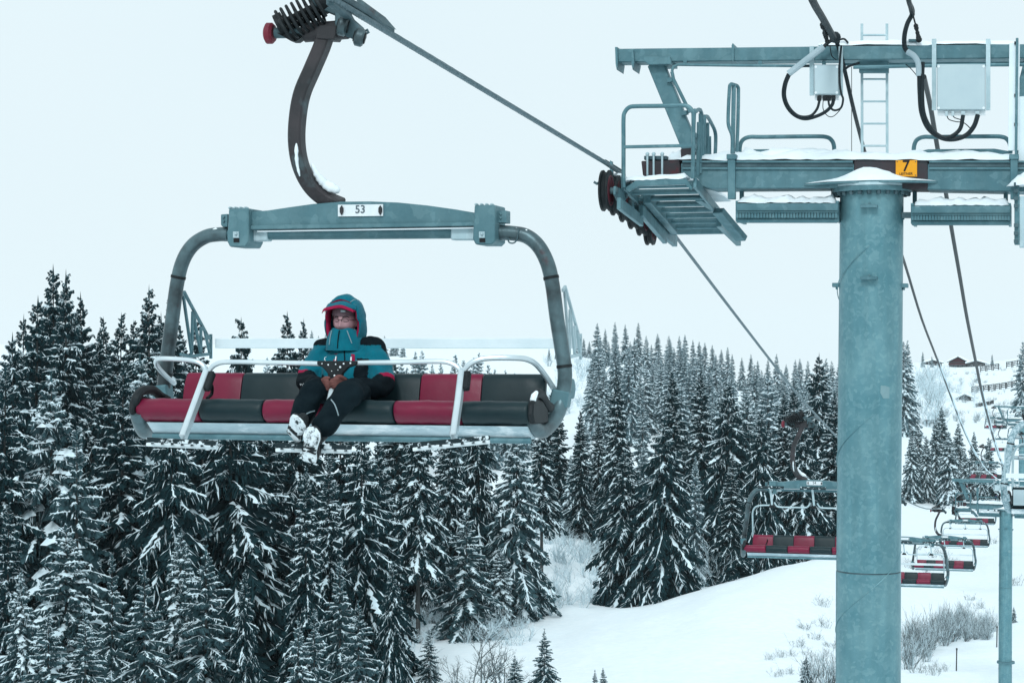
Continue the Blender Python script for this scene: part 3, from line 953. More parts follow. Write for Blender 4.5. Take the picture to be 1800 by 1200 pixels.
for i in range(40):
    py = TR.uniform(640, 735)
    px = TR.uniform(960, 1045) + (py - 640) * .12
    d = np.interp(py, [640, 690, 735], [535, 425, 385])
    shrub(px, d, 'frost', TR.uniform(2.5, 5), 'frosted leafless tree on the hill just right of the chair frame', g)
g = 'thin bushes along the far path'
for i in range(14):
    px = TR.uniform(1640, 1775)
    shrub(px, TR.uniform(590, 640), 'brush', TR.uniform(3, 5), 'thin pale bush along the far path on the hillside', g)

g = 'scrub on the far hillside'
for i in range(60):
    px = TR.uniform(1655, 1800)
    py = TR.uniform(650, 735)
    d = np.interp(py, [648, 715, 735], [960, 690, 650])
    shrub(px, d, TR.choice(['frost', 'low', 'low']), TR.uniform(1.6, 3.4), 'small scrub bush dotted over the far hillside under the chalet', g)
for i in range(9):
    px = 1600 + i * 7 + TR.uniform(-2, 2)
    shrub(px, TR.uniform(585, 600), 'brush', TR.uniform(2, 3.2), 'dark low bush in the row behind the spruces of the slope group', 'row of bushes behind the slope group')
# ------------------------------------------------------------------ ropes and cables
ROPE_PTS = [(-12, None, 3.75), (0, None, 3.15), (8, None, 2.80), (14.77, None, 2.50), (23.6, None, 2.13), (24.8, None, 2.02), (26.3, None, 1.86), (28.4, None, 1.47), (34.3, None, .36), (42.2, None, -1.08), (50.5, None, -2.40), (62, None, -4.10), (74, None, -5.80), (90, None, -7.55), (105, None, -8.72), (116.5, None, -9.30), (119, None, -9.42), (140, None, -10.3), (165, None, -11.5), (192, None, -10.4), (225, None, -10.9), (262, None, -11.3), (300, None, -10.6), (340, None, -11.2), (378, None, -11.2), (384, None, -11.2), (460, None, -11.6)]
def rope_point(d, x0=-5.19):
    z = np.interp(d, [p[0] for p in ROPE_PTS], [p[2] for p in ROPE_PTS])
    return Vector((x0 + .2657 * d, d, float(z)))
def ROPE_AT(px):
    return rope_point(line_depth(px))
def rope(x0, dmin):
    pts = [rope_point(d, x0) for d in [dmin] + [p[0] for p in ROPE_PTS if p[0] > dmin]]
    pts = catmull(pts, 3)
    a = MB(); a.tube(pts, .0245, 10); return a
r_ = tag(rope(-5.19, -12).build('haul_rope', 'rope'), 'grey steel haul rope running over the left wheels of the big tower', 'rope')
# outer strands laid round the core over the near span
st_ = MB()
for k in range(6):
    q = []
    n = 900
    a0, a1 = rope_point(12.0), rope_point(23.6)
    t = (a1 - a0).normalized(); e1 = Vector((0, 0, 1)).cross(t).normalized(); e2 = t.cross(e1)
    L_ = (a1 - a0).length
    n = int(L_ / .05)
    for i in range(n + 1):
        f = i / n
        p = rope_point(12.0 + (23.6 - 12.0) * f)
        an = f * L_ / .36 * 2 * math.pi + k * math.pi / 3
        q.append(p + (e1 * math.cos(an) + e2 * math.sin(an)) * .0185)
    st_.tube(q, .0095, 5)
st_.build('strands', 'rope', r_)
tag(rope(.99, -12).build('haul_rope', 'rope'), 'grey steel haul rope of the outgoing line beyond the photo\'s right edge', 'rope')
# ------------------------------------------------------------------ six-seat chairs of the lift
CX, CY, CZ = -1.134, 15.26, -0.72
L = frame_of(CX, CY, CZ, ANG)         # pixel + local depth -> chair coordinates (x across, y away, z up)
def pxpath(loc, pts, n=0):
    q = [loc(*p) for p in pts]
    return catmull(q, n) if n else q

def make_chair(name, label, number, bar_down, back_view=False):
    t = empty(name, (CX, CY, CZ), -ANG)
    tag(t, label, 'chairlift chair', 'six seat chairs hanging on the lift rope')
    part = lambda mb, nm, mt, par=None, **k: mb.build(nm, mt, par or t, **k)
    # hanger: bent rectangular arm
    h = pxpath(L, [(578, 44, -.12), (566, 82, -.12), (549, 122, -.12), (531, 165, -.12), (523, 210, -.12), (522, 255, -.12), (530, 295, -.1), (548, 328, -.06), (574, 350, 0), (600, 362, 0)], 6)
    a = MB(); a.bar(h, .13, .105, up=(1, 0, 0)); part(a, 'hanger_arm', 'rusty', bevel=.012)
    s = MB()
    sn = pxpath(L, [(541, 300, -.09), (552, 322, -.06), (566, 337, -.02), (590, 349, 0)], 5)
    s.tube([q + Vector((.03, 0, .055)) for q in sn], [.008, .014, .02, .018, .030, .022, .034, .030, .040, .032, .044, .040, .046, .036, .034, .018][:len(sn)], 7, up=(0, 1, 0), sx=1.1)
    sn = pxpath(L, [(521, 252, -.19), (522, 285, -.18), (527, 310, -.16)], 5)
    s.tube(sn, [.004, .013, .017, .012, .016, .013, .012, .010, .012, .008, .004][:len(sn)], 6)
    part(s, 'snow_patch', 'snow', angle=80)
    # arched cross beam (plates) and the tube under it
    top = [(440, 372), (470, 370), (510, 364), (550, 358.5), (600, 354.5), (650, 354), (700, 356), (750, 361), (800, 368), (835, 374)]
    low = [(835, 397), (640, 401), (440, 404)]
    b = MB(); b.prism([L(x, y, -.09) for x, y in top + low], (0, .18, 0))
    b.prism([L(x, y, -.12) for x, y in ((440, 396), (835, 390), (835, 397.5), (440, 404))], (0, .24, 0))
    part(b, 'cross_beam', 'steel', bevel=.006)
    b = MB(); b.prism([L(x, y, -.1) for x, y in ((452, 405.5), (835, 399.3), (835, 401.5), (452, 407.5))], (0, .2, 0)); part(b, 'snow_strip', 'snow')
    b = MB(); b.tube([L(400, 412, 0), L(905, 408, 0)], .046, 14); part(b, 'cross_tube', 'steel')
    for x0, x1, y0, y1 in ((436, 474, 412, 411), (796, 838, 409, 409)):
        b = MB(); b.bar([L(x0, y0, 0), L(x1, y1, 0)], .115, .115); part(b, 'sleeve', 'steel_light', bevel=.008)
    # end clamps
    for poly, ex in (([(402, 367), (437, 366), (437, 424), (432, 434), (404, 434), (399, 424)], (388, 400, 377, 399)), ([(834, 361), (870, 360), (870, 424), (864, 430), (836, 430), (831, 420)], (872, 890, 371, 392))):
        b = MB(); b.prism([L(x, y, -.16) for x, y in poly], (0, .30, 0)); c = part(b, 'end_clamp', 'steel', bevel=.008)
        cxm = sum(p[0] for p in poly) / len(poly) - 3
        b = MB(); b.prism([L(x, y, -.168) for x, y in ((cxm - 6, 407), (cxm + 4, 407), (cxm + 4, 418), (cxm - 6, 418))], (0, .02, 0)); b.ball(L(cxm - 1, 411, -.175), .012, 8, 6); part(b, 'lug', 'steel_light', c)
        b = MB(); b.prism([L(x, y, -.164) for x, y in ((cxm - 5, 419), (cxm + 5, 419), (cxm + 5, 426), (cxm - 5, 426))], (0, .01, 0)); part(b, 'slot', 'ink', c)
        x0, x1, y0, y1 = ex
        b = MB(); b.prism([L(x, y, -.06) for x, y in ((x0, y0), (x1, y0 - 1), (x1, y1), (x0 + 3, y1), (x0, y1 - 4))], (0, .12, 0))
        for yy in (y0 + 5, y0 + 12):
            b.ball(L((x0 + x1) / 2 - 1, yy, -.065), .011, 8, 6)
        part(b, 'beam_end', 'steel', c, bevel=.004)
        b = MB()
        for i in range(4):
            b.ball(L(poly[0][0] + 4 + i * 9, poly[0][1] - 1, -.1), (.012, .05, .012), 6, 5)
        part(b, 'bolts', 'steel_light', c)
    # number plate
    p = MB(); p.prism([L(x, y, -.105) for x, y in ((594, 360), (673, 359), (673, 379.5), (594, 380.5))], (0, .012, 0)); p = part(p, 'number_plate', 'white_plate')
    if number:
        tm = text_mesh(number, .085, 'grey_ink')
        q = link('digits', tm, p, L(633, 368.5, -.109)); q.rotation_euler = (R(90), 0, 0)
    for x in (600, 668):
        b = MB(); b.prism([L(x - 3, 366, -.12), L(x, 361, -.12), L(x + 3, 366, -.12), L(x + 3, 372, -.12), L(x, 378, -.12), L(x - 3, 373, -.12)], (0, .03, 0)); part(b, 'plate_holder', 'rusty', p)
    # side tubes: shoulder bend, upright behind the seat, hook under the seat to the front edge
    lt = [(402, 412, 0), (385, 412, 0), (362, 416, 0), (338, 432, 0), (321, 460, 0), (311, 500, 0), (303, 560, 0), (295, 620, 0), (289, 670, 0), (284, 705, 0), (279, 735, -.05), (268, 755, -.22), (254, 758, -.45), (245, 740, -.62), (240, 722, -.70)]
    rt = [(872, 409, 0), (900, 410, 0), (925, 415, 0), (946, 432, 0), (962, 462, 0), (971, 500, 0), (979, 560, 0), (987, 610, 0), (993, 655, 0), (990, 690, 0), (982, 722, -.05), (967, 746, -.2), (952, 757, -.36), (938, 750, -.5), (929, 735, -.62), (925, 718, -.68)]
    for q in (lt, rt):
        b = MB(); pts = pxpath(L, q, 6); b.tube(pts, .056, 16)
        tb = part(b, 'side_tube', 'tube_steel')
        for i in (28, 46):
            b = MB(); i = min(i, len(pts) - 2)
            b.tube([pts[i], pts[i] + (pts[i + 1] - pts[i]).normalized() * .022], .0605, 16); part(b, 'black_band', 'black_rubber', tb)
    b = MB(); pts = pxpath(L, [(394, 404, -.02), (366, 408, -.02), (345, 420, -.02)], 4)
    b.tube(pts, [.012, .02, .024, .022, .02, .022, .018, .014, .006][:len(pts)], 6)
    pts = pxpath(L, [(890, 401, -.02), (925, 407, -.02), (948, 424, -.02)], 4)
    b.tube(pts, [.008, .016, .02, .018, .02, .018, .014, .010, .005][:len(pts)], 6); part(b, 'snow_crust', 'snow', angle=80)
    b = MB(); b.tube(pxpath(L, [(892, 418, -.06), (895, 426, -.06), (903, 427, -.06), (909, 420, -.06), (912, 402, -.06)], 4), .006, 5); part(b, 'wire_loop', 'steel_dark')
    # bracket clamps on the tubes at the armrest
    b = MB(); q = L(986, 700, 0); b.bar([q + Vector((.012, 0, .06)), q - Vector((.012, 0, .06))], .135, .135, up=(0, 1, 0)); part(b, 'tube_clamp', 'steel', bevel=.01)
    b = MB(); q = L(286, 690, 0); b.bar([q + Vector((-.008, 0, .06)), q - Vector((-.008, 0, .06))], .13, .13, up=(0, 1, 0)); part(b, 'tube_clamp', 'steel', bevel=.01)
    # seat: six cushions, six backs
    for i in range(6):
        x0, x1 = -1.565 + i * .5087, -1.565 + (i + 1) * .5087
        red = i % 2 == 0
        prof = [(-.70, .150), (-.735, .20), (-.72, .262), (-.66, .292), (-.55, .272), (-.3, .215), (-.12, .20), (-.10, .14), (-.3, .12), (-.6, .112)]
        prof = [(p.y, p.z) for p in catmull([(0, y, z) for y, z in prof + prof[:1]], 3)[:-1]]
        b = MB()
        n = len(prof)
        xs = [x0 + .004, x0 + .012, x0 + .035] + [x0 + .035 + .44 * q_ / 8 for q_ in range(1, 8)] + [x1 - .035, x1 - .012, x1 - .004]
        NX = len(xs)
        rngc = random.Random(i)
        vs_, fs_ = [], []
        for k, x in enumerate(xs):
            f = .955 if k in (0, NX - 1) else .985 if k in (1, NX - 2) else 1
            for y, z in prof:
                w_ = .006 * math.sin(x * 31 + 9 * y + i) * math.sin(z * 22 + x * 17 + 2 * i) + .003 * math.sin(x * 90 + z * 40 + i * 3)
                vs_.append((x, -.42 + (y + .42) * (f + w_ * 2), .2 + (z - .2) * (f + w_ * 5)))
        for k in range(NX - 1):
            for j in range(n):
                l = (j + 1) % n
                fs_.append((k * n + j, k * n + l, (k + 1) * n + l, (k + 1) * n + j))
        fs_ += [tuple(range(n)), tuple(reversed(range((NX - 1) * n, NX * n)))]
        b.add(vs_, fs_)
        part(b, 'seat_cushion', 'red_vinyl' if red else 'black_vinyl', angle=60)
        bx0, bx1 = -1.44 + i * .482, -1.44 + (i + 1) * .482
        prof = [(-.17, .19), (-.135, .33), (-.10, .44), (-.06, .475), (-.01, .46), (-.03, .36), (-.07, .2)]
        prof = [(p.y, p.z) for p in catmull([(0, y, z) for y, z in prof + prof[:1]], 3)[:-1]]
        b = MB(); n = len(prof); vs_, fs_ = [], []
        xs = [bx0 + .004, bx0 + .013, bx0 + .16, bx0 + .32, bx1 - .013, bx1 - .004]
        for k, x in enumerate(xs):
            f = .95 if k in (0, 5) else 1
            for y, z in prof:
                r_ = 0
                if (i == 5 and k == 5) or (i == 0 and k == 0):
                    r_ = -.03 * max(0, (z - .38) / .1)
                vs_.append((x, -.09 + (y + .09) * f, .33 + (z - .33) * f + r_))
        for k in range(5):
            for j in range(n):
                l = (j + 1) % n
                fs_.append((k * n + j, k * n + l, (k + 1) * n + l, (k + 1) * n + j))
        fs_ += [tuple(range(n)), tuple(reversed(range(5 * n, 6 * n)))]
        b.add(vs_, fs_)
        part(b, 'back_cushion', 'red_vinyl' if red else 'black_vinyl', angle=60)
    # frosted seat pan and its edge beams
    b = MB(); b.prism([(-1.50, -.66, .112), (-1.50, -.52, .012), (-1.50, -.1, .03), (-1.50, -.1, .11)], (2.96, 0, 0)); part(b, 'seat_pan', 'frosted_panel')
    b = MB(); b.tube([(-1.5, -.55, .004), (1.46, -.55, .004)], .022, 8); part(b, 'edge_tube', 'steel')
    b = MB(); b.prism([(-1.43, .0, .18), (-1.43, .045, .44), (-1.43, .065, .44), (-1.43, .02, .18)], (2.86, 0, 0)); part(b, 'back_plate', 'box_grey')
    for x in (-.9, 0, .9):
        b = MB(); b.bar([(x, -.5, .06), (x, .02, .05), (x, .10, .45)], .05, .03, up=(1, 0, 0)); part(b, 'rib', 'steel_dark')
    # black side cheeks and armrests
    for sx, x in ((-1, -1.585), (1, 1.507)):
        b = MB(); b.prism([(x - .022, y, z) for y, z in ((-.70, .13), (-.755, .2), (-.74, .28), (-.66, .315), (-.45, .29), (-.3, .22), (-.3, .12))], (.044, 0, 0)); part(b, 'end_cap', 'black_rubber', bevel=.012)
    b = MB(); b.tube(pxpath(L, [(238, 712, -.7), (240, 698, -.72), (250, 687, -.6), (268, 685, -.4), (282, 696, -.25), (296, 704, -.2)], 5), .036, 10); part(b, 'armrest', 'black_rubber')
    b = MB(); b.tube(pxpath(L, [(936, 725, -.62), (938, 700, -.62), (945, 691, -.55), (953, 696, -.42), (962, 712, -.3), (968, 716, -.2)], 5), .030, 10, sx=1.2); part(b, 'armrest', 'black_rubber')
    b = MB(); b.tube(pxpath(L, [(936, 708, -.67), (939, 696, -.67), (944, 688, -.62)], 4), [.01, .022, .024, .022, .024, .022, .018, .016, .008], 7); part(b, 'armrest_snow', 'snow')
    # restraint bar
    def post(mb, p):
        mb.bar(pxpath(L, p), .075, .045, up=(1, 0, 0))
    if bar_down:
        root = MB()
        root.tube(pxpath(L, [(307, 674, 0), (295, 664, -.1), (280, 648, -.34), (274, 636, -.58), (282, 630.5, -.66), (310, 631, -.67), (340, 634, -.68), (356, 641, -.68), (363, 656, -.68)], 6), .019, 10)
        root.tube(pxpath(L, [(365, 660, -.68), (370, 648, -.68), (382, 639, -.68), (404, 636, -.68), (470, 637, -.68), (558, 639, -.68), (574, 643, -.68), (581, 652, -.68), (583, 664, -.68)], 6), .019, 10)
        root.tube(pxpath(L, [(591, 664, -.68), (594, 652, -.68), (604, 642, -.68), (627, 638, -.68), (700, 636.5, -.68), (770, 635, -.68), (792, 638, -.68), (806, 647, -.68), (811, 660, -.68)], 6), .019, 10)
        root.tube(pxpath(L, [(813, 660, -.68), (818, 648, -.68), (832, 636, -.68), (856, 629.5, -.66), (905, 629, -.6), (928, 632, -.5), (944, 642, -.3), (962, 665, -.1), (974, 684, 0)], 6), .021, 10)
        r0 = part(root, 'restraint_bar', 'aluminium')
        for p in ([(364, 654, -.68), (345, 706, -.83), (321, 770, -1.04)], [(812, 654, -.68), (806, 706, -.85), (797, 768, -1.04)]):
            b = MB(); post(b, p); part(b, 'post', 'aluminium', r0, bevel=.008)
            b = MB(); q = [L(*p[0]), L(*p[1])]; d = (q[1] - q[0]).normalized(); b.bar([q[0] + Vector((.035, .01, 0)), q[0] + d * .16 + Vector((.035, .01, 0))], .055, .06, up=(1, 0, 0)); part(b, 'hinge', 'black_rubber', r0, bevel=.01)
        b = MB(); post(b, [(586, 684, -.76), (577, 725, -.9), (560, 786, -1.04)]); part(b, 'post', 'aluminium', r0, bevel=.008)
        b = MB(); b.prism([L(x, y, -.72) for x, y in ((557, 634), (627, 634), (627, 641), (612, 646), (602, 656), (596, 676), (594, 688), (581, 688), (579, 672), (575, 655), (566, 645), (557, 641))], (0, .045, 0)); br = part(b, 'bar_bracket', 'black_rubber', r0, bevel=.006)
        b = MB()
        rb = random.Random(3)
        for x, y in ((566, 639), (577, 641), (590, 640), (604, 639), (616, 638), (583, 652), (594, 650), (588, 660), (586, 671), (590, 679), (598, 645)):
            b.ball(L(x, y, -.724), rb.uniform(.004, .009), 6, 4)
        part(b, 'snow_flakes', 'snow', br)
        for x0, x1, xm, y0, y1 in ((259, 381, 321, 772, 779), (486, 617, 560, 782, 786), (727, 860, 797, 781, 769)):
            fr = MB()
            fr.bar([L(x0, y0, -1.12), L(x1, y1, -1.12)], .05, .030)
            g_ = part(fr, 'footrest', 'footrest', r0, bevel=.004)
            b = MB(); b.bar([L(x0, y0 + 8.5, -1.0), L(x1, y1 + 7.5, -1.0)], .05, .026); part(b, 'foot_rail', 'white_rail', g_, bevel=.004)
            b = MB()
            for k in range(7):
                f = (k + .5) / 7
                b.bar([L(x0 + (x1 - x0) * f, y0 + (y1 - y0) * f, -1.12), L(x0 + (x1 - x0) * f, y0 + (y1 - y0) * f + 7.5, -1.0)], .02, .012)
            part(b, 'rung', 'footrest', g_)
    else:
        root = MB()
        z1, z0 = 1.18, .5
        xs = (-1.46, -.98, 0.0, .98, 1.46)
        # bar turned up over the heads: side arms, long rail and three short posts with the folded foot rests
        root.tube(catmull([(-1.44, -.05, .42), (-1.44, -.12, .8), (-1.42, -.2, 1.05), (-1.30, -.22, 1.17), (-1.0, -.2, 1.19)], 6), .02, 8)
        root.tube(catmull([(1.44, -.05, .42), (1.44, -.12, .8), (1.42, -.2, 1.05), (1.30, -.22, 1.17), (1.0, -.2, 1.19)], 6), .02, 8)
        for a_, b_ in ((-.92, -.08), (.08, .92)):
            root.tube(catmull([(a_, -.2, 1.26), (a_ + .06, -.2, 1.17), (a_ + .16, -.2, 1.15), ((a_ + b_) / 2, -.2, 1.15), (b_ - .16, -.2, 1.15), (b_ - .06, -.2, 1.17), (b_, -.2, 1.26)], 5), .02, 8)
        r0 = part(root, 'restraint_bar', 'steel_light')
        for x in (-.98, 0, .98):
            b = MB(); b.bar([(x + .01, -.2, 1.2), (x - .03, -.22, 1.6)], .06, .045, up=(1, 0, 0)); part(b, 'post', 'steel_light', r0)
            b = MB(); b.prism([(x - .09, -.225, 1.13), (x + .09, -.225, 1.13), (x + .03, -.225, 1.22), (x - .03, -.225, 1.22)], (0, .05, 0)); part(b, 'hinge', 'black_rubber', r0)
            b = MB(); b.bar([(x - .3, -.3, 1.63), (x + .3, -.3, 1.63)], .03, .03); b.bar([(x - .3, -.38, 1.6), (x + .3, -.38, 1.6)], .03, .03); part(b, 'footrest', 'footrest', r0)
    # rail behind the backs on two lattice brackets
    b = MB(); b.prism([(-1.50, .62, .665), (-1.50, .62, .745), (-1.50, .66, .745), (-1.50, .66, .665)], (3.04, 0, 0)); part(b, 'back_rail', 'white_rail', bevel=.006)
    for x, zt in ((-1.535, 1.08), (1.56, 1.10)):
        b = MB()
        for p in ([(.02, zt), (.10, zt + .03), (.16, zt - .02), (.56, .76), (.62, .74)], [(.03, .62), (.2, .60), (.62, .62)], [(.08, zt), (.24, .62)], [(.26, .96), (.24, .62)], [(.26, .96), (.42, .62)], [(.42, .84), (.42, .62)], [(.5, .8), (.60, .62)], [(.62, .78), (.62, .58)]):
            b.bar([(x, y, z) for y, z in p], .024, .018, up=(1, 0, 0))
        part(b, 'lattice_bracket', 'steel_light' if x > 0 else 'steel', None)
    b = MB(); b.tube([L(1003, 683, .10), L(1003, 683, .10) + Vector((.02, 0, 0))], .075, 18); part(b, 'end_disc', 'steel')
    b = MB(); b.tube(pxpath(L, [(362, 668, -.66), (372, 678, -.5), (372, 692, -.45), (364, 700, -.5)], 4), .014, 6); part(b, 'pull_cord', 'black_rubber')
    # grip on the rope
    g = MB()
    g.tube([L(535, 58, -.12), L(612, 52, -.12)], .075, 14)
    g.prism([L(x, y, -.2) for x, y in ((553, 44), (592, 44), (590, 62), (586, 70), (556, 68))], (0, .16, 0))
    g0 = part(g, 'grip_body', 'rusty', bevel=.006)
    b = MB(); b.tube([L(484, 58.5, -.12), L(540, 57.5, -.12)], .042, 12); part(b, 'shaft', 'steel_dark', g0)
    b = MB(); b.tube([L(467, 59, -.12), L(470, 59, -.12), L(478, 59, -.12), L(482, 59, -.12)], [.06, .082, .082, .065], 18); part(b, 'guide_roller', 'red_plastic', g0)
    b = MB()
    for x in (541, 546):
        b.tube([L(x, 57.5, -.12), L(x + 3, 57.5, -.12)], .055, 14)
    part(b, 'collar', 'steel_light', g0)
    b = MB(); b.tube([L(549, 57, -.12), L(555, 57, -.12)], .056, 14); part(b, 'red_ring', 'red_plastic', g0)
    p0, p1 = L(492, 44, -.16), L(562, 8, -.10)
    for off in (Vector((0, 0, .02)), Vector((.06, -.07, -.06))):
        ax = p1 - p0
        e1 = ax.orthogonal().normalized(); e2 = ax.normalized().cross(e1)
        pts = []
        N = 120
        for k in range(N + 1):
            f = k / N
            an = f * 7.5 * 2 * math.pi
            pts.append(p0 + off + ax * f + (e1 * math.cos(an) + e2 * math.sin(an)) * .088)
        b = MB(); b.tube(pts, .013, 6); part(b, 'coil_spring', 'black_rubber', g0)
    b = MB(); b.tube([p0 - ax * .06, p0 + ax * .12], .09, 14); b.tube([p1 - ax * .05, p1 + ax * .25], .095, 14); b.tube([p0, p1], .03, 8)
    b.prism([L(x, y, -.18) for x, y in ((486, 58), (520, 60), (530, 66), (520, 73), (512, 73))], (0, .10, 0)); part(b, 'spring_cup', 'black_rubber', g0)
    b = MB(); b.bar([L(540, -14, -.1), L(562, 8, -.1), L(586, 18, -.1), L(596, 22, -.1)], .11, .07, up=(0, 0, 1)); part(b, 'lever', 'steel_dark', g0, bevel=.01)
    b = MB(); b.prism([L(x, y, -.24) for x, y in ((588, 14), (602, 12), (612, 30), (628, 44), (634, 60), (628, 70), (612, 66), (594, 58), (588, 40))], (0, .16, 0)); part(b, 'jaw_housing', 'steel_dark', g0, bevel=.01)
    for x, y, r_ in ((603, 46, .078), (632, 66, .07)):
        b = MB(); q = L(x, y, -.24); ax2 = Vector((.93, .25, -.25)).normalized()
        b.tube([q - ax2 * .035, q - ax2 * .022, q + ax2 * .022, q + ax2 * .035], [r_ * .8, r_, r_, r_ * .8], 18); w0 = part(b, 'rope_roller', 'tube_steel', g0)
        b = MB(); b.tube([q - ax2 * .045, q + ax2 * .045], r_ * .6, 14); part(b, 'roller_hub', 'black_rubber', w0)
    b = MB(); b.tube([L(*p) for p in ((640, 56, -.2), (646, 53, -.2), (648, 57, -.2), (643, 60, -.2))], .011, 6, closed=True); part(b, 'eye_ring', 'steel_dark', g0)
    # jaw plates along the rope
    b = MB(); q0, q1, q2 = ROPE_AT(588), ROPE_AT(640), ROPE_AT(688)
    lo = Vector((CX, CY, CZ)); rot = Matrix.Rotation(ANG, 3, 'Z')
    q0, q1, q2 = [rot @ (q - lo) for q in (q0, q1, q2)]
    b.bar([q0 + Vector((0, -.03, .05)), q1 + Vector((0, 0, .055)), q2 + Vector((0, 0, .03))], .06, .05); b.bar([q0 + Vector((-.02, -.05, -.02)), q0 * .4 + q1 * .6 + Vector((-.03, 0, -.045))], .06, .05)
    part(b, 'rope_jaw', 'steel_dark', g0, bevel=.01)
    b = MB(); b.prism([q1 + Vector((.0, -.06, .03)), q1 * .6 + q0 * .4 + Vector((.03, -.06, .11)), q1 * .5 + q2 * .5 + Vector((.05, -.06, .075)), q2 + Vector((.04, -.06, .03))], (0, .11, 0)); part(b, 'guide_wing', 'tube_steel', g0, bevel=.006)
    return t
# ------------------------------------------------------------------ lift towers
TX, TY = 4.335, 24.0
TZ = ground(TX, TY) - 0.4
T = frame_of(TX, TY, TZ, ANG)
def tp(pts, n=0):
    q = [T(*p) for p in pts]
    return catmull(q, n) if n else q
def Tpoly(mb, pts, yl, dep):
    return mb.prism([T(x, y, yl) for x, y in pts], (0, dep, 0))
def Trect(mb, x0, y0, x1, y1, yl, dep):
    return Tpoly(mb, [(x0, y0), (x1, y0), (x1, y1), (x0, y1)], yl, dep)
def lumpy(mb, p0, p1, w, h, seed, n=24, base=0.6):
    """a bank of snow lying along a ledge from p0 to p1"""
    rg = random.Random(seed)
    p0, p1 = Vector(p0), Vector(p1)
    d = p1 - p0
    side = Vector((-d.y, d.x, 0)).normalized()
    up = Vector((0, 0, 1))
    vs_, fs_ = [], []
    hs = [h * (base + (1 - base) * rg.random() * 1.6) for _ in range(n + 1)]
    hs = [(hs[max(i - 1, 0)] + 2 * hs[i] + hs[min(i + 1, n)]) / 4 for i in range(n + 1)]
    ov = [max(0, rg.gauss(0, .016)) for _ in range(n + 3)]
    ov = [(ov[i] + ov[i + 1] + ov[i + 2]) / 3 for i in range(n + 1)]
    for i in range(n + 1):
        f = i / n
        e = .25 if i in (0, n) else 1
        c = p0 + d * f
        for k in range(7):
            a = -1 + k / 3
            vs_.append(c + side * (a * w / 2 * (1 if abs(a) < 1 else 1.03 + ov[i] * .8)) + up * (hs[i] * e * max(0, 1 - abs(a) ** 2.6) * rg.uniform(.82, 1.15) + (-.012 - ov[i] if abs(a) == 1 else 0) + rg.uniform(-.005, .005)))
    for i in range(n):
        for k in range(6):
            fs_.append((i * 7 + k, i * 7 + k + 1, (i + 1) * 7 + k + 1, (i + 1) * 7 + k))
    fs_.append(tuple(range(7))); fs_.append(tuple(reversed(range(n * 7, n * 7 + 7))))
    for i in range(n):
        fs_.append((i * 7, (i + 1) * 7, (i + 1) * 7 + 6, i * 7 + 6))
    return mb.add(vs_, fs_)

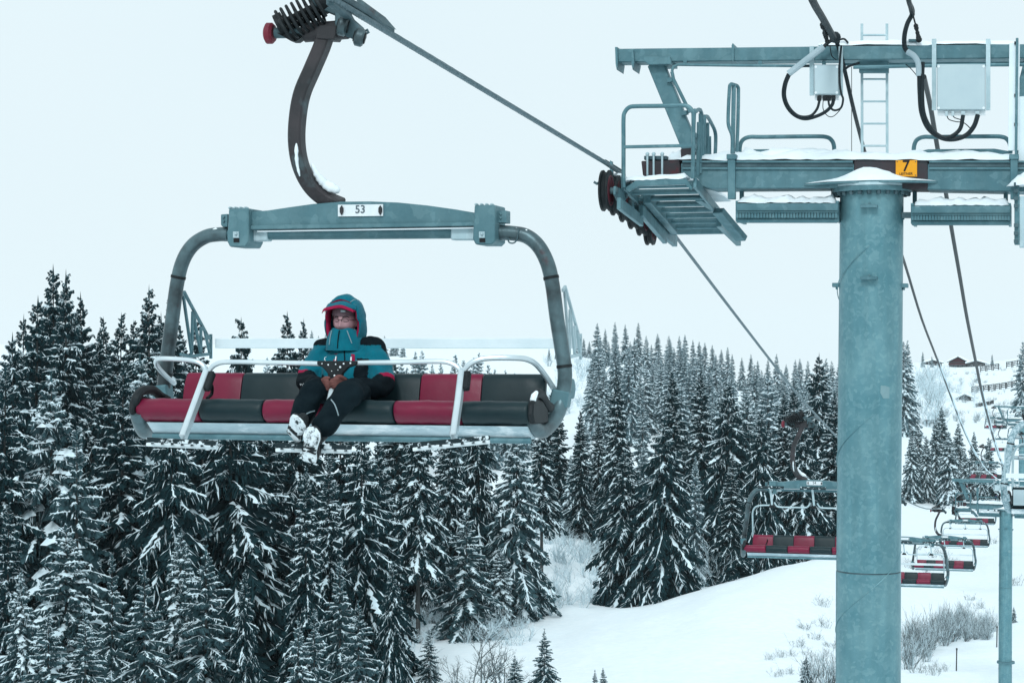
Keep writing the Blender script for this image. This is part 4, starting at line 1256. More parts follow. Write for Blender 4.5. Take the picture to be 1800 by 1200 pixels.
def make_tower():
    t = empty('lift_tower', (TX, TY, TZ), -ANG)
    tag(t, 'big grey steel lift tower with the yellow number 7 plate, nearest of the towers', 'lift tower', 'steel towers along the chairlift')
    P = lambda mb, nm, mt, par=None, **k: mb.build(nm, mt, par or t, **k)
    # --- shaft in two lengths, with weld seam, rungs and flange
    top, seam, bot = T(1532.5, 338), T(1526.5, 1001), Vector((-.32, 0, 0))
    k_ = (T(1526, 1200) - T(1526.5, 1001)); bot = seam + k_ * ((seam.z) / -k_.z)
    b = MB(); b.tube([T(1532.5, 331), seam], [.378, .384], 56); P(b, 'shaft', 'steel_pole', angle=60)
    b = MB(); b.tube([seam - Vector((0, 0, .018)), bot], [.387, .40], 56); P(b, 'shaft', 'steel_pole', angle=60)
    hx_ = []
    for k in range(0, 420):
        an = -k * .1
        zz = T(1532, 338).z - .05 - k * .1 / (2 * math.pi) * 2.05
        f = (seam.z - zz) / k_.z
        if zz < .3:
            break
        c_ = seam + k_ * ((zz - seam.z) / k_.z)
        r_ = (.3785 + .0055 * (T(1532, 338).z - zz) / 4.9) if zz > seam.z else .3885 + .0013 * (seam.z - zz)
        hx_.append(Vector((c_.x + math.cos(an + .4) * r_, c_.y + math.sin(an + .4) * r_, zz)))
    b = MB(); b.tube(hx_, .0055, 5); P(b, 'weld_seam', 'steel_pole')
    b = MB(); b.tube([seam + Vector((0, 0, .002)), seam - Vector((0, 0, .02))], .381, 56); P(b, 'seam_gap', 'steel_dark')
    for py in (363, 489, 750, 1060, 1330, 1600):
        b = MB(); c = T(1528, py, -.40 if py < 700 else -.30)
        if py < 700:
            b.box(c + Vector((0, -.03, 0)), (.20, .10, .035)); b.box(c + Vector((0, -.01, .03)), (.02, .05, .04))
            P(b, 'foot_rung', 'steel', bevel=.005)
    for px, py in ((1471, 501), (1589, 502), (1588, 378), (1474, 383)):
        b = MB(); b.box(T(px, py, 0) + Vector((0, 0, 0)), (.10, .16, .05)); b.box(T(px, py, 0) - Vector((0, 0, .03)), (.02, .10, .05)); P(b, 'side_rung', 'steel', bevel=.005)
    for pts in ([(1558, 678), (1570, 681), (1569, 700), (1553, 700), (1547, 690), (1548, 677)],):
        b = MB()
        ring = []
        for x, y in pts:
            q = T(x, y, -.35); ctr = T(1530, y, 0)
            v = (q - ctr); v.z = 0; v = v.normalized() * .3852
            ring.append(ctr + v + Vector((0, 0, q.z - ctr.z)))
        b.prism(ring, (0.001, .01, 0)); P(b, 'zinc_patch', 'zinc')
    # head flange with bolts
    fc = T(1533, 333)
    b = MB(); b.lathe([(.30, -.04), (.47, -.04), (.475, -.03), (.475, .015), (.47, .02), (.30, .02)], 48, Matrix.Translation(fc)); fl = P(b, 'flange', 'steel', bevel=0)
    b = MB(); b.lathe([(.36, .021), (.475, .021), (.475, .055), (.2, .055)], 48, Matrix.Translation(fc)); P(b, 'flange', 'steel_light')
    for k in range(24):
        a = 2 * math.pi * k / 24
        b = MB(); b.lathe([(.001, -.085), (.024, -.085), (.028, -.08), (.028, -.041)], 6, Matrix.Translation(fc + Vector((math.cos(a) * .43, math.sin(a) * .43, 0)))); P(b, 'bolt', 'steel_dark', fl)
    # saddle plate with raised middle
    pl = []
    rg = [(-1.02, .03), (-.75, .00), (-.45, .02), (-.2, .04), (0, .05), (.2, .04), (.45, .02), (.75, .0), (1.02, .03)]
    zb = fc.z + .06
    vs_, fs_ = [], []
    for x, z in rg:
        hw = .46 if abs(x) < .5 else .46 - (abs(x) - .5) * .62
        for y in (-hw, hw):
            vs_ += [(x + fc.x, y, zb + z * .25), (x + fc.x, y, zb + z * .25 - .022)]
    for i in range(len(rg) - 1):
        o, o2 = i * 4, (i + 1) * 4
        fs_ += [(o, o2, o2 + 2, o + 2), (o + 1, o + 3, o2 + 3, o2 + 1), (o, o + 1, o2 + 1, o2), (o + 2, o2 + 2, o2 + 3, o + 3)]
    fs_ += [(0, 2, 3, 1), (len(rg) * 4 - 4, len(rg) * 4 - 3, len(rg) * 4 - 1, len(rg) * 4 - 2)]
    b = MB(); b.add(vs_, fs_); P(b, 'saddle_plate', 'steel')
    b = MB()
    n, m = 26, 11
    vs_, fs_ = [], []
    rs = random.Random(8)
    for i in range(n + 1):
        x = -.98 + 1.97 * i / n
        hw = .45 if abs(x) < .5 else .45 - (abs(x) - .5) * .62
        hh = .010 + .16 * math.exp(-(abs(x) / .27) ** 2.2) + .05 * math.exp(-(x / .6) ** 2)
        if -.06 < x < .2:
            hh -= .012
        for j in range(m):
            a = -1 + 2 * j / (m - 1)
            z = hh * (1 - abs(a) ** 3) * (1 + rs.uniform(-.13, .13)) if 0 < j < m - 1 else 0
            if j == 1:
                z = hh * .78
            vs_.append((x + fc.x, a * hw, zb + .004 + z + .25 * np.interp(x, [p[0] for p in rg], [p[1] for p in rg])))
    for i in range(n):
        for j in range(m - 1):
            fs_.append((i * m + j, i * m + j + 1, (i + 1) * m + j + 1, (i + 1) * m + j))
    b.add(vs_, fs_); P(b, 'snow_cap', 'snow', angle=80)
    # --- main cross arm (box girder), centre piece, upper flange line
    b = MB(); b.prism([T(1197, 287, -.28), T(1503, 288, -.28), T(1503, 330, -.28), T(1250, 332, -.28), T(1197, 318, -.28)], (0, .56, 0)); P(b, 'cross_arm', 'steel', bevel=.01)
    b = MB(); b.prism([T(1629, 288, -.28), T(1960, 288, -.28), T(1960, 340, -.28), T(1629, 333, -.28)], (0, .56, 0)); P(b, 'cross_arm', 'steel', bevel=.01)
    b = MB(); b.prism([T(1501, 281, -.29), T(1631, 281, -.29), T(1631, 332, -.29), T(1501, 331, -.29)], (0, .58, 0)); P(b, 'centre_box', 'red_primer', bevel=.01)
    for x0, x1 in ((1199, 1499), (1633, 1960)):
        b = MB()
        Trect(b, x0, 282.5, x1, 286, -.33, .66); Trect(b, x0, 293.5, x1, 298, -.31, .62)
        P(b, 'arm_flange', 'steel', bevel=.004)
        b = MB(); Trect(b, x0, 286.5, x1, 293, -.30, .60); P(b, 'arm_groove', 'steel_dark')
    b = MB(); Tpoly(b, [(1127, 283), (1196, 282), (1196, 309), (1130, 309)], -.25, .5); P(b, 'arm_end', 'red_primer', bevel=.01)
    b = MB(); Trect(b, 1132, 274, 1172, 281, -.2, .4); s0 = P(b, 'clamp_plate', 'steel_dark', bevel=.005)
    for x in (1138, 1149, 1164):
        b = MB(); b.tube([T(x, 271, -.27), T(x, 308, -.27)], .013, 8); b.ball(T(x, 271, -.27), .026, 8, 5); P(b, 'stud', 'steel_light', s0)
    b = MB(); lumpy(b, T(1199, 282.3), T(1790, 281.5), .62, .10, 4, 46, .5); lumpy(b, T(1300, 282, .1), T(1500, 281.7, .1), .45, .14, 6, 20); P(b, 'snow_bank', 'snow', angle=80)
    b = MB(); Trect(b, 1414, 264, 1424, 271, .1, .2); P(b, 'lug', 'steel_dark')
    # yellow number plate
    b = MB(); Tpoly(b, [(1574.5, 282), (1612, 281.5), (1612, 310.5), (1574.5, 310.5)], -.32, .02); yp = P(b, 'number_plate', 'yellow', bevel=.002)
    q = link('digit', text_mesh('7', .185, 'ink'), yp, T(1592.5, 292.7, -.325)); q.rotation_euler = (R(90), 0, 0); q.scale = (.95, 1, 1)
    q = link('maker_lettering', text_mesh('LEITNER', .040, 'ink'), yp, T(1592.5, 305.8, -.324)); q.rotation_euler = (R(90), 0, 0); q.scale = (1.05, 1, 1)
    for x, y in ((1577, 284), (1609.5, 284), (1577, 308), (1609.5, 308)):
        b = MB(); b.ball(T(x, y, -.324), .007, 6, 4); P(b, 'rivet', 'steel_dark', yp)
    # --- upper gantry beam
    Gy = -.12
    b = MB(); b.prism([T(1083, 86, Gy), T(1960, 76, Gy), T(1960, 101, Gy), T(1083, 110, Gy)], (0, .3, 0)); P(b, 'gantry_beam', 'steel', bevel=.012)
    for pts in ([(1081, 83), (1085, 83), (1086, 110), (1084, 123), (1082, 112)], [(1110, 90), (1113, 88), (1115, 110), (1112, 123), (1110, 112)], [(1286, 80), (1288, 76), (1290, 80), (1290, 104), (1288, 108), (1286, 104)], [(1737, 72), (1739, 68), (1741, 72), (1741, 104), (1737, 104)]):
        b = MB(); Tpoly(b, pts, Gy - .05, .42); P(b, 'stiffener', 'steel')
    b = MB(); lumpy(b, T(1440, 79.8, .03), T(1642, 78, .03), .24, .05, 14, 14); lumpy(b, T(1644, 76.5, .03), T(1790, 75.5, .03), .2, .025, 15, 8); P(b, 'gantry_snow', 'snow', angle=80)
    b = MB(); b.prism([T(1160, 113.5, -.2), T(1180, 113, -.2), T(1178, 99.5, -.2), T(1131, 100, -.2), T(1131, 106, -.2), T(1140, 113.8, -.2)], (0, .45, 0)); P(b, 'brace_head', 'steel', bevel=.006)
    b = MB(); b.bar([T(1153, 112, 0), T(1217, 268, 0)], .17, .2, up=(1, 0, 0)); P(b, 'brace', 'steel', bevel=.012)
    b = MB(); b.bar([T(1213, 262, -.03), T(1214, 283, -.03)], .22, .2, up=(1, 0, 0)); P(b, 'brace_foot', 'red_primer', bevel=.01)
    b = MB(); b.tube(tp([(1480, 116.5, -.16), (1300, 115.5, -.16), (1192, 114, -.16), (1184, 117, -.16), (1181, 126, -.16)]), .018, 8); b.tube(tp([(1181, 126, -.16), (1184, 140, -.14), (1213, 198, -.14)]), .022, 8)
    for x in (1201, 1333, 1445):
        Trect(b, x, 107, x + 6, 114, -.14, .06)
    for x, y in ((1180, 142), (1205, 200)):
        b.bar([T(x - 6, y, -.1), T(x + 3, y - 2, -.14)], .05, .05)
    P(b, 'conduit', 'steel')
    b = MB(); b.tube(tp([(1480, 113, .3), (1960, 108, .3)]), .022, 8); b.tube(tp([(1500, 118.5, -.16), (1700, 114.5, -.16), (1960, 113, -.16)]), .022, 8)
    P(b, 'conduit', 'steel')
    b = MB(); Trect(b, 1510, 108, 1562, 128, .05, .08); Trect(b, 1511, 103, 1518, 110, .04, .1); Trect(b, 1552, 103, 1560, 110, .04, .1); P(b, 'ladder_bracket', 'steel', bevel=.005)
    # right brace with frosted channels
    b = MB(); b.bar([T(1783.5, 76, -.25), T(1781.5, 265, -.25)], .12, .03, up=(0, 1, 0)); P(b, 'post', 'white_rail', bevel=.004)
    b = MB(); b.bar([T(1788, 68, -.25), T(1786, 275, -.25)], .03, .10, up=(0, 1, 0)); P(b, 'post', 'steel', bevel=.004)
    b = MB(); b.bar([T(1812, 100, .0), T(1795, 168, .0), T(1794, 285, .0)], .13, .12, up=(0, 1, 0)); P(b, 'post', 'steel', bevel=.008)
    b = MB(); b.bar([T(1797, 170, -.2), T(1796, 300, -.2)], .09, .03, up=(0, 1, 0)); P(b, 'post', 'white_rail', bevel=.004)
    for y in (76, 168, 219):
        b = MB(); b.box(T(1786, y, -.27), (.04, .03, .035)); P(b, 'bolt', 'ink')
    # --- ladder behind the beams
    lad = MB()
    for x0, x1 in ((1515, 1515.5), (1559, 1559.5)):
        lad.bar([T(x0, 42, .22), T(x1, 272, .22)], .032, .02, up=(0, 1, 0))
    ld = P(lad, 'ladder', 'steel_light')
    for y in (62, 98, 139.5, 178.5, 217.5, 256.5):
        b = MB(); b.tube([T(1517, y, .22), T(1558, y, .22)], .0125, 8); P(b, 'rung', 'steel_light', ld)
    # --- control boxes
    for x0, x1, y0, y1, r0, r1, ry0 in ((1431, 1474, 114, 167, 1427, 1478, 82), (1647, 1732, 113, 194, 1642, 1737, 69)):
        b = MB(); Trect(b, x0, y0, x1, y1, -.30, .14); bx = P(b, 'control_box', 'box_grey', bevel=.008)
        b = MB(); Trect(b, x0 + 1, y0 + 1.5, x1 - 1, y1 - 1.5, -.312, .012); P(b, 'lid', 'box_grey', bx, bevel=.004)
        b = MB(); Trect(b, x0 + 1, y1 + .5, x1, y1 + 8.5, -.25, .05); P(b, 'gland_plate', 'white_plate', bx, bevel=.002)
        for x in (r0, r1):
            b = MB(); b.bar([T(x, ry0, -.2), T(x, y1 + (1 if x0 < 1600 else 0), -.2)], .05, .04, up=(0, 1, 0)); P(b, 'rail', 'steel_light', bx)
        b = MB()
        gx = (1440, 1450, 1457, 1465) if x0 < 1600 else (1664, 1675, 1693, 1718)
        for i, x in enumerate(gx):
            w_ = .045 if i > 1 or x0 < 1600 else .03
            b.box(T(x, y1 + 6, -.27), (w_, .05, .06))
        P(b, 'cable_gland', 'black_rubber' if x0 < 1600 else 'box_grey', bx)
        for x in (x0 + 3, x1 - 3):
            for y in (y0 + 4, y1 - 4):
                b = MB(); b.tube([T(x, y, -.318), T(x, y, -.31)], .016, 10); P(b, 'screw', 'white_plate', bx)
    cab = lambda pts, r, n=7, mt='black_cable', nm='cable': P(MB().tube(tp(pts, n), r, 8), nm, mt)
    # cables of the smaller box
    b = MB(); b.tube(tp([(1448, 82, -.3), (1386, 130, -.3)]), .040, 10); P(b, 'conduit', 'conduit')
    cab([(1476, 74, -.25), (1461, 72, -.28), (1448, 82, -.3)], .022)
    cab([(1386, 130, -.3), (1379, 148, -.3), (1377, 168, -.3), (1383, 187, -.3), (1396, 202, -.3), (1414, 209, -.3), (1434, 205, -.3), (1452, 196, -.3), (1463, 184, -.3), (1465, 174, -.28)], .021)
    cab([(1391, 126, -.3), (1382, 148, -.32), (1380, 170, -.32), (1388, 190, -.32), (1404, 204, -.32), (1424, 204, -.32), (1436, 192, -.3), (1441, 175, -.28)], .016)
    cab([(1479, 80, -.3), (1476, 110, -.3), (1476, 145, -.3), (1479, 165, -.3), (1482, 175, -.3), (1478, 190, -.3), (1466, 194, -.3), (1458, 186, -.3), (1456, 174, -.28)], .013)
    cab([(1482, 170, -.3), (1480, 188, -.3), (1466, 204, -.3), (1455, 204, -.3), (1447, 192, -.3), (1447, 175, -.28)], .005)
    cab([(1481, 126, -.2), (1492, 117, -.2), (1510, 111, -.1)], .016)
    cab([(1391, 128, -.25), (1408, 118, -.2), (1424, 116, -.2)], .012)
    cab([(1476, 70, -.1), (1484, 69, -.1), (1491, 76, -.1)], .012)
    cab([(1459, 82, -.3), (1462, 98, -.3), (1470, 106, -.2)], .006)
    cab([(1497, 118, 0), (1497, 272, 0)], .004, 1)
    # cables of the larger box
    b = MB(); b.tube(tp([(1595, 91, -.3), (1607, 99, -.32), (1614, 112, -.32), (1615, 134, -.32)], 5), .034, 10); P(b, 'conduit', 'conduit')
    cab([(1598, 4, -.25), (1604, 22, -.25), (1595, 42, -.28), (1590, 62, -.3), (1590, 82, -.3), (1596, 92, -.3)], .028)
    cab([(1616, 130, -.32), (1617, 165, -.32), (1620, 198, -.32), (1632, 226, -.32), (1654, 242, -.32), (1676, 245, -.32), (1698, 238, -.32), (1712, 222, -.31), (1719, 202, -.29)], .028)
    cab([(1622, 110, -.28), (1621, 160, -.34), (1624, 200, -.34), (1638, 228, -.34), (1658, 242, -.34), (1674, 239, -.34), (1688, 226, -.32), (1693, 203, -.29)], .024)
    cab([(1664, 202, -.28), (1668, 210, -.3), (1680, 214, -.3), (1694, 216, -.3), (1706, 226, -.3)], .006)
    cab([(1675, 202, -.28), (1678, 207, -.3), (1690, 211, -.3)], .006)
    cab([(1592, 113, -.2), (1602, 122, -.2), (1612, 134, -.3)], .005)
    b = MB(); Trect(b, 1597, 69, 1614, 73, -.1, .1); P(b, 'cable_arm', 'steel')
    # --- hand rails: hoops along the cross arm
    def hoop(pts, r=.022, n=5, mt='steel', nm='hand_rail'):
        return P(MB().tube(tp(pts, n), r, 8), nm, mt)
    for x0, x1, yt, yb in ((1300, 1466, 241, 271), (1606, 1776, 241, 270)):
        hoop([(x0, yb, .32), (x0 + 1, 256, .32), (x0 + 6, 246, .32), (x0 + 18, yt, .32), (x0 + 40, yt, .32), (x1 - 40, yt - 1, .32), (x1 - 14, yt, .32), (x1 - 4, yt + 6, .32), (x1, yt + 16, .32), (x1, yb, .32)], .026)
        b = MB(); b.bar(tp([(x0 + 15, 269, .30), (x0 + 26, 266.5, .30), (x1 - 28, 265.5, .30), (x1 - 2, 270, .30)]), .05, .05); P(b, 'lower_rail', 'steel')
    hoop([(1287, 270, -.30), (1287, 240, -.30), (1281, 222, -.30), (1280, 205, -.30), (1282, 160, -.30), (1284, 149, -.30), (1290, 149, -.22), (1297, 153, -.1), (1298, 165, -.1), (1297, 220, -.1), (1295, 268, -.1)], .022)
    b = MB(); b.bar(tp([(1290, 150, -.22), (1288, 270, -.25)]), .05, .03, up=(0, 1, 0)); P(b, 'rail_post', 'steel')
    # hangers and lower walkways
    for x0, x1, y0, y1, yl in ((1279, 1292, 272, 350, -.36), (1776, 1789, 272, 350, -.36)):
        b = MB(); Trect(b, x0, y0, x1, y1, yl, .10); hg = P(b, 'hanger_post', 'steel', bevel=.006)
        b = MB(); Trect(b, x0 - 2, y0 - 1, x1 + 2, y0 + 8, yl - .02, .14); P(b, 'post_head', 'steel', hg, bevel=.006)
    for x in (1304, 1465, 1608, 1768):
        b = MB(); b.bar([T(x, 332, .2), T(x, 360, .2)], .05, .05, up=(0, 1, 0)); P(b, 'hanger_post', 'steel')
    for x0, x1, y0, y1 in ((1294, 1473, 357, 371), (1602, 1776, 361, 375)):
        b = MB(); Trect(b, x0, y0, x1, y1, -.36, .06); Trect(b, x0, y0, x1, y0 + 2, -.36, .75); wk = P(b, 'walkway', 'steel', bevel=.004)
        b = MB(); Trect(b, x0, y1 + 1, x1, y1 + 2.5, -.40, .7); P(b, 'walkway_edge', 'steel', wk)
        n = 34
        b = MB()
        for k in range(n):
            f0, f1 = k / n, (k + .8) / n
            Trect(b, x0 + (x1 - x0) * f0, y1 + 2.5, x0 + (x1 - x0) * f1, y1 + 12, -.38, .03)
        o = P(b, 'ribbed_tread', 'steel', wk); o['kind'] = 'stuff'
        b = MB(); Trect(b, x0, y1 + 2.5, x1, y1 + 12, -.35, .05); P(b, 'tread_back', 'steel', wk)
        b = MB(); b.tube([T(x0 + 1, y1 + 16, -.30), T(x1 - 1, y1 + 16, -.30)], .035, 10); P(b, 'walkway_tube', 'steel', wk)
        b = MB(); Trect(b, x0, y0 + 2.5, x1, y1 + 14, .30, .05); P(b, 'walkway_back', 'steel', wk)
        for x in (x0 + 1.5, x1 - 1.5):
            b = MB(); Trect(b, x - 2.5, y0 - 4, x + 2.5, y1 + 18, -.33, .7); P(b, 'walkway_end', 'steel', wk)
        b = MB(); lumpy(b, T(x0 + 8, y0 - .5, -.1), T(x1 - 2, y0 - .5, -.1), .5, .09, int(x0), 26, .35); P(b, 'snow_bank', 'snow', wk, angle=80)
    for x0, x1, y in ((1466, 1478, 378), (1585, 1603, 378)):
        b = MB(); Trect(b, x0, y - 5, x1, y + 5, -.12, .1); P(b, 'tie', 'steel_dark')
    # --- sheave train on the left arm end
    u = Vector((1, 0, 0)); fw = Vector((0, 1, 0))
    lo = Vector((TX, TY, TZ)); rot = Matrix.Rotation(ANG, 3, 'Z')
    def RL(d):
        return rot @ (rope_point(d) - lo)
    sl = (RL(26.3) - RL(23.9)).normalized()
    wheels = []
    for k in range(6):
        q = RL(23.78 + k * .53)
        q = Vector((q.x, q.y, q.z - .285 + (-.03 if k in (0, 5) else 0)))
        wheels.append(q)
    for k, q in enumerate(wheels):
        b = MB(); mt = Matrix.Translation(q) @ Matrix.Rotation(R(90), 4, 'Y')
        b.lathe([(.15, -.05), (.20, -.055), (.243, -.052), (.247, -.03), (.222, -.018), (.222, .018), (.247, .03), (.243, .052), (.20, .055), (.15, .05)], 32, mt); wl = P(b, 'sheave_wheel', 'black_rubber')
        b = MB(); b.lathe([(.001, .03), (.05, .03), (.155, .035), (.175, .057), (.185, .05)], 28, mt); b.lathe([(.001, -.03), (.155, -.035), (.175, -.057), (.185, -.05)], 28, mt); P(b, 'wheel_disc', 'red_plastic', wl)
        b = MB(); b.tube([q - u * .08, q + u * .14], .04, 12); P(b, 'hub', 'steel_dark', wl)
    for a_, b_ in ((0, 1), (2, 3), (4, 5)):
        b = MB(); m0 = (wheels[a_] + wheels[b_]) / 2
        b.prism([wheels[a_] + u * .09 + Vector((0, -.03, .05)), wheels[a_] + u * .09 + Vector((0, -.05, -.05)), m0 + u * .09 + Vector((0, 0, -.15)), wheels[b_] + u * .09 + Vector((0, .05, -.05)), wheels[b_] + u * .09 + Vector((0, .03, .05))], (.03, 0, 0)); P(b, 'rocker', 'steel', bevel=.004)
    b = MB(); b.bar([wheels[0] + Vector((.17, -.1, -.16)), wheels[2] + Vector((.17, .2, -.22))], .05, .14, up=(0, 0, 1)); b.bar([wheels[2] + Vector((.2, 0, -.1)), wheels[5] + Vector((.2, 0, -.16))], .06, .14, up=(0, 0, 1)); P(b, 'sheave_beam', 'steel', bevel=.006)
    b = MB(); b.prism([T(1072, 282, -.55), T(1076, 284, -.55), T(1078, 330, -.55), T(1074, 338, -.55), T(1071, 330, -.55)], (0, .06, 0)); P(b, 'rope_catcher', 'steel')
    b = MB(); b.box(T(1087, 330, -.3), (.16, .2, .30)); b.ball(T(1086, 316, -.45), .06, 10, 6); P(b, 'switch_box', 'steel_dark', bevel=.01)
    b = MB(); b.ball(T(1086, 309, -.42), (.07, .09, .035), 10, 6); b.ball(T(1095, 313, -.4), (.06, .06, .03), 10, 6); P(b, 'snow_patch', 'snow')
    b = MB(); b.bar(tp([(1062, 284, -.5), (1088, 300, -.2), (1097, 310, 0)]), .04, .05); b.bar(tp([(1044, 320, -.6), (1049, 323, -.6), (1052, 322, -.55)]), .02, .03); P(b, 'rope_guide', 'steel_dark')
    # --- inspection walkway beside the sheaves, descending with the rope
    n0, f0 = T(1163, 322, -.55), T(1240, 409, 2.7)
    ax = f0 - n0
    W2 = .41
    for k in range(9):
        c = n0 + ax * (k + .2) / 8.6
        b = MB(); b.box(c + Vector((0, .0, .0)), (2 * W2, .27, .028)); st = P(b, 'tread', 'steel', bevel=.003)
        b = MB(); b.tube([c + Vector((-W2 - .01, -.13, -.03)), c + Vector((W2 + .01, -.13, -.03))], .028, 10); P(b, 'tread_tube', 'steel', st)
        b = MB()
        for j in range(14):
            x = -W2 + .03 + j * (2 * W2 - .06) / 13
            b.box(c + Vector((x, .01, -.026)), (.016, .25, .022))
        P(b, 'tread_ribs', 'steel_light', st)['kind'] = 'stuff'
    for sx in (-1, 1):
        b = MB(); o = Vector((sx * (W2 + .03), 0, -.05)); b.bar([n0 + o + Vector((0, -.2, .03)), n0 + ax * .55 + o], .04, .12, up=(0, 0, 1)); b.bar([n0 + ax * .5 + o + Vector((0, 0, -.10)), n0 + ax * 1.03 + o + Vector((0, 0, -.04))], .07, .16, up=(0, 0, 1)); P(b, 'stringer', 'steel', bevel=.006)
    b = MB(); b.bar([T(1137, 346, .1), T(1186, 402, 2.2)], .10, .16, up=(0, 0, 1)); P(b, 'support_beam', 'steel', bevel=.006)
    b = MB(); b.bar([T(1228, 352, .3), T(1262, 372, .8)], .10, .03, up=(0, 0, 1)); b.bar([T(1262, 370, .6), T(1304, 420, 1.0)], .16, .08, up=(0, 0, 1)); P(b, 'support_beam', 'steel', bevel=.006)
    b = MB(); b.prism([T(x, y, -.75) for x, y in ((1098, 331), (1118, 317), (1206, 314), (1218, 330), (1214, 334), (1204, 324), (1122, 327), (1104, 338))], (0, .06, 0)); P(b, 'toe_board', 'steel', bevel=.004)
    b = MB(); b.prism([T(x, y, -.72) for x, y in ((1118, 317), (1206, 314), (1208, 325), (1120, 328))], (0, .02, 0)); P(b, 'toe_panel', 'steel_light')
    b = MB(); lumpy(b, T(1100, 317, -.6), T(1210, 312, -.6), .3, .05, 31, 16); lumpy(b, T(1214, 315, -.3), T(1272, 352, 1.2), .2, .07, 32, 14); lumpy(b, T(1230, 322, .2), T(1262, 330, .6), .25, .07, 33, 8); lumpy(b, T(1175, 281, .1), T(1232, 280, .1), .4, .09, 34, 8); P(b, 'snow_bank', 'snow', angle=80)
    hoop([(1096, 330, -.78), (1096, 250, -.78), (1096, 210, -.78), (1098, 198, -.78), (1106, 189, -.78), (1120, 187, -.78), (1160, 186.5, -.78), (1198, 185.5, -.78), (1210, 188, -.78), (1217, 196, -.78), (1219, 210, -.78), (1218, 314, -.78)], .026)
    b = MB(); b.bar(tp([(1097, 258.5, -.78), (1218, 256, -.78)]), .055, .035, up=(0, 0, 1)); P(b, 'mid_rail', 'steel')
    hoop([(1218, 312, -.78), (1220, 205, -.78), (1224, 196, -.6), (1228, 193, -.45), (1232, 196, -.3), (1234, 215, -.2), (1235, 300, -.2)], .024)
    hoop([(1226, 310, -.5), (1228, 215, -.5)], .022)
    hoop([(1238, 312, 0), (1238, 215, 0), (1240, 206, .1), (1244, 206, .3), (1251, 218, .7), (1257, 232, .9), (1258, 250, .9), (1256, 285, .8), (1252, 295, .7), (1248, 290, .6), (1247, 240, .5)], .024)
    b = MB(); b.bar(tp([(1220, 236, -.7), (1246, 266, .8)]), .035, .05, up=(0, 0, 1)); b.bar(tp([(1220, 256, -.7), (1246, 290, .8)]), .035, .05, up=(0, 0, 1)); P(b, 'mid_rail', 'steel')
    for x, y0, y1, yl in ((1244, 216, 310, .3), (1231, 200, 305, -.3)):
        hoop([(x, y0, yl), (x, y1, yl)], .022, 1)
    # right sheave train side, cut by the frame: brackets and frosted plates
    for x, y0, y1 in ((1786, 318, 430), (1795, 345, 435)):
        b = MB(); Trect(b, x - 3, y0, x + 6, y1, -.45, .12); P(b, 'bracket_plate', 'steel' if x < 1790 else 'steel_light', bevel=.006)
    for y in (324, 336, 349, 362, 396, 410, 424):
        b = MB(); b.box(T(1786, y, -.48), (.05, .04, .04)); P(b, 'bolt', 'steel_dark')
    b = MB(); lumpy(b, T(1786, 324, -.5), T(1830, 322, -.2), .3, .12, 41, 10); P(b, 'snow_patch', 'snow', angle=80)
    # the right arm end mirrors the left one: sheaves and their walkway
    for k in range(6):
        q = wheels[k]; q = Vector((3.02 + (q.x + 3.05) * .0, q.y, q.z))
        b = MB(); mt = Matrix.Translation(q) @ Matrix.Rotation(R(90), 4, 'Y')
        b.lathe([(.001, -.03), (.15, -.05), (.20, -.055), (.243, -.052), (.247, -.03), (.222, -.018), (.222, .018), (.247, .03), (.243, .052), (.20, .055), (.15, .05), (.001, .03)], 24, mt); P(b, 'sheave_wheel', 'black_rubber')
    return t
T7 = make_tower()
# further towers of the same make
def tower_copy(px, py, d, lab):
    c = copy_tree(T7, None, ('digit', 'maker_lettering', 'digit_bar', 'cable'))
    ref = T(1532.5, 333).z
    c.location = ((px - 900) / F * d, d, (600 - py) / F * d - ref)
    c['label'] = lab
    return c
T8 = tower_copy(1768.5, 895.5, 118, 'second lift tower further down the line, slim grey pole with an orange plate')
b = MB(); q = Vector(((1768 - 1768.5) / F * 118, 0, T8.location.z * -1 + (600 - 1163) / F * 118)); b.lathe([(.38, -.06), (.52, -.06), (.52, .06), (.38, .06)], 32, Matrix.Translation(q)); b.build('ring_flange', 'steel', T8)
T9 = tower_copy(1797.5, 741, 380, 'third lift tower at the right edge of the photo, behind the snow caked chair')
T9.scale = (1.7, 1.7, 1.7)
T9.location.z = (600 - 741) / F * 380 - 1.7 * T(1532.5, 333).z
# ------------------------------------------------------------------ cable spans between the towers
def span(pts, x0, r, label, ice):
    """pts: column/row pairs of the photograph, lying in the upright plane x0 of the line"""
    q = [at(px, py, line_depth(px, x0)) for px, py in pts]
    a = MB(); a.tube(catmull(q, 4), r, 8); o = a.build('power_cable', 'black_cable')
    tag(o, label, 'cable', 'black cables strung between the towers')
    if ice:
        k = catmull(q, 8)
        rr = random.Random(len(pts)); n = len(k)
        st = int(n * ice)
        a = MB(); a.tube([p + Vector((0, 0, r * .55)) for p in k[st:]], [r * (1.25 + .35 * rr.random()) * min(1, .35 + (i / 6)) for i in range(n - st)], 7)
        a.build('ice_sleeve', 'tree_snow', o)
    return o
a = [at(1405, -60, 20.0), at(1428, 0, 21.2), at(1446, 32, 22.3), at(1466, 68, 23.6)]
mb = MB(); mb.tube(catmull(a, 5), .042, 9); mb.tube(catmull([at(1463, 62, 23.5), at(1472, 78, 23.9), at(1482, 112, 24.0), at(1500, 190, 24.6), at(1521, 272, 26.0)], 6), .025, 9)
mb.ball(at(1468, 66, 23.6), (.07, .07, .07), 10, 6)
o = mb.build('power_cable', 'black_cable'); tag(o, 'thick black cable coming down to the splice on the gantry beam of the big tower', 'cable', 'black cables strung between the towers')
mb = MB(); mb.tube([at(1445, 40, 22.6), at(1449, 58, 23.0), at(1454, 75, 23.7)], .012, 6)
rg = random.Random(2)
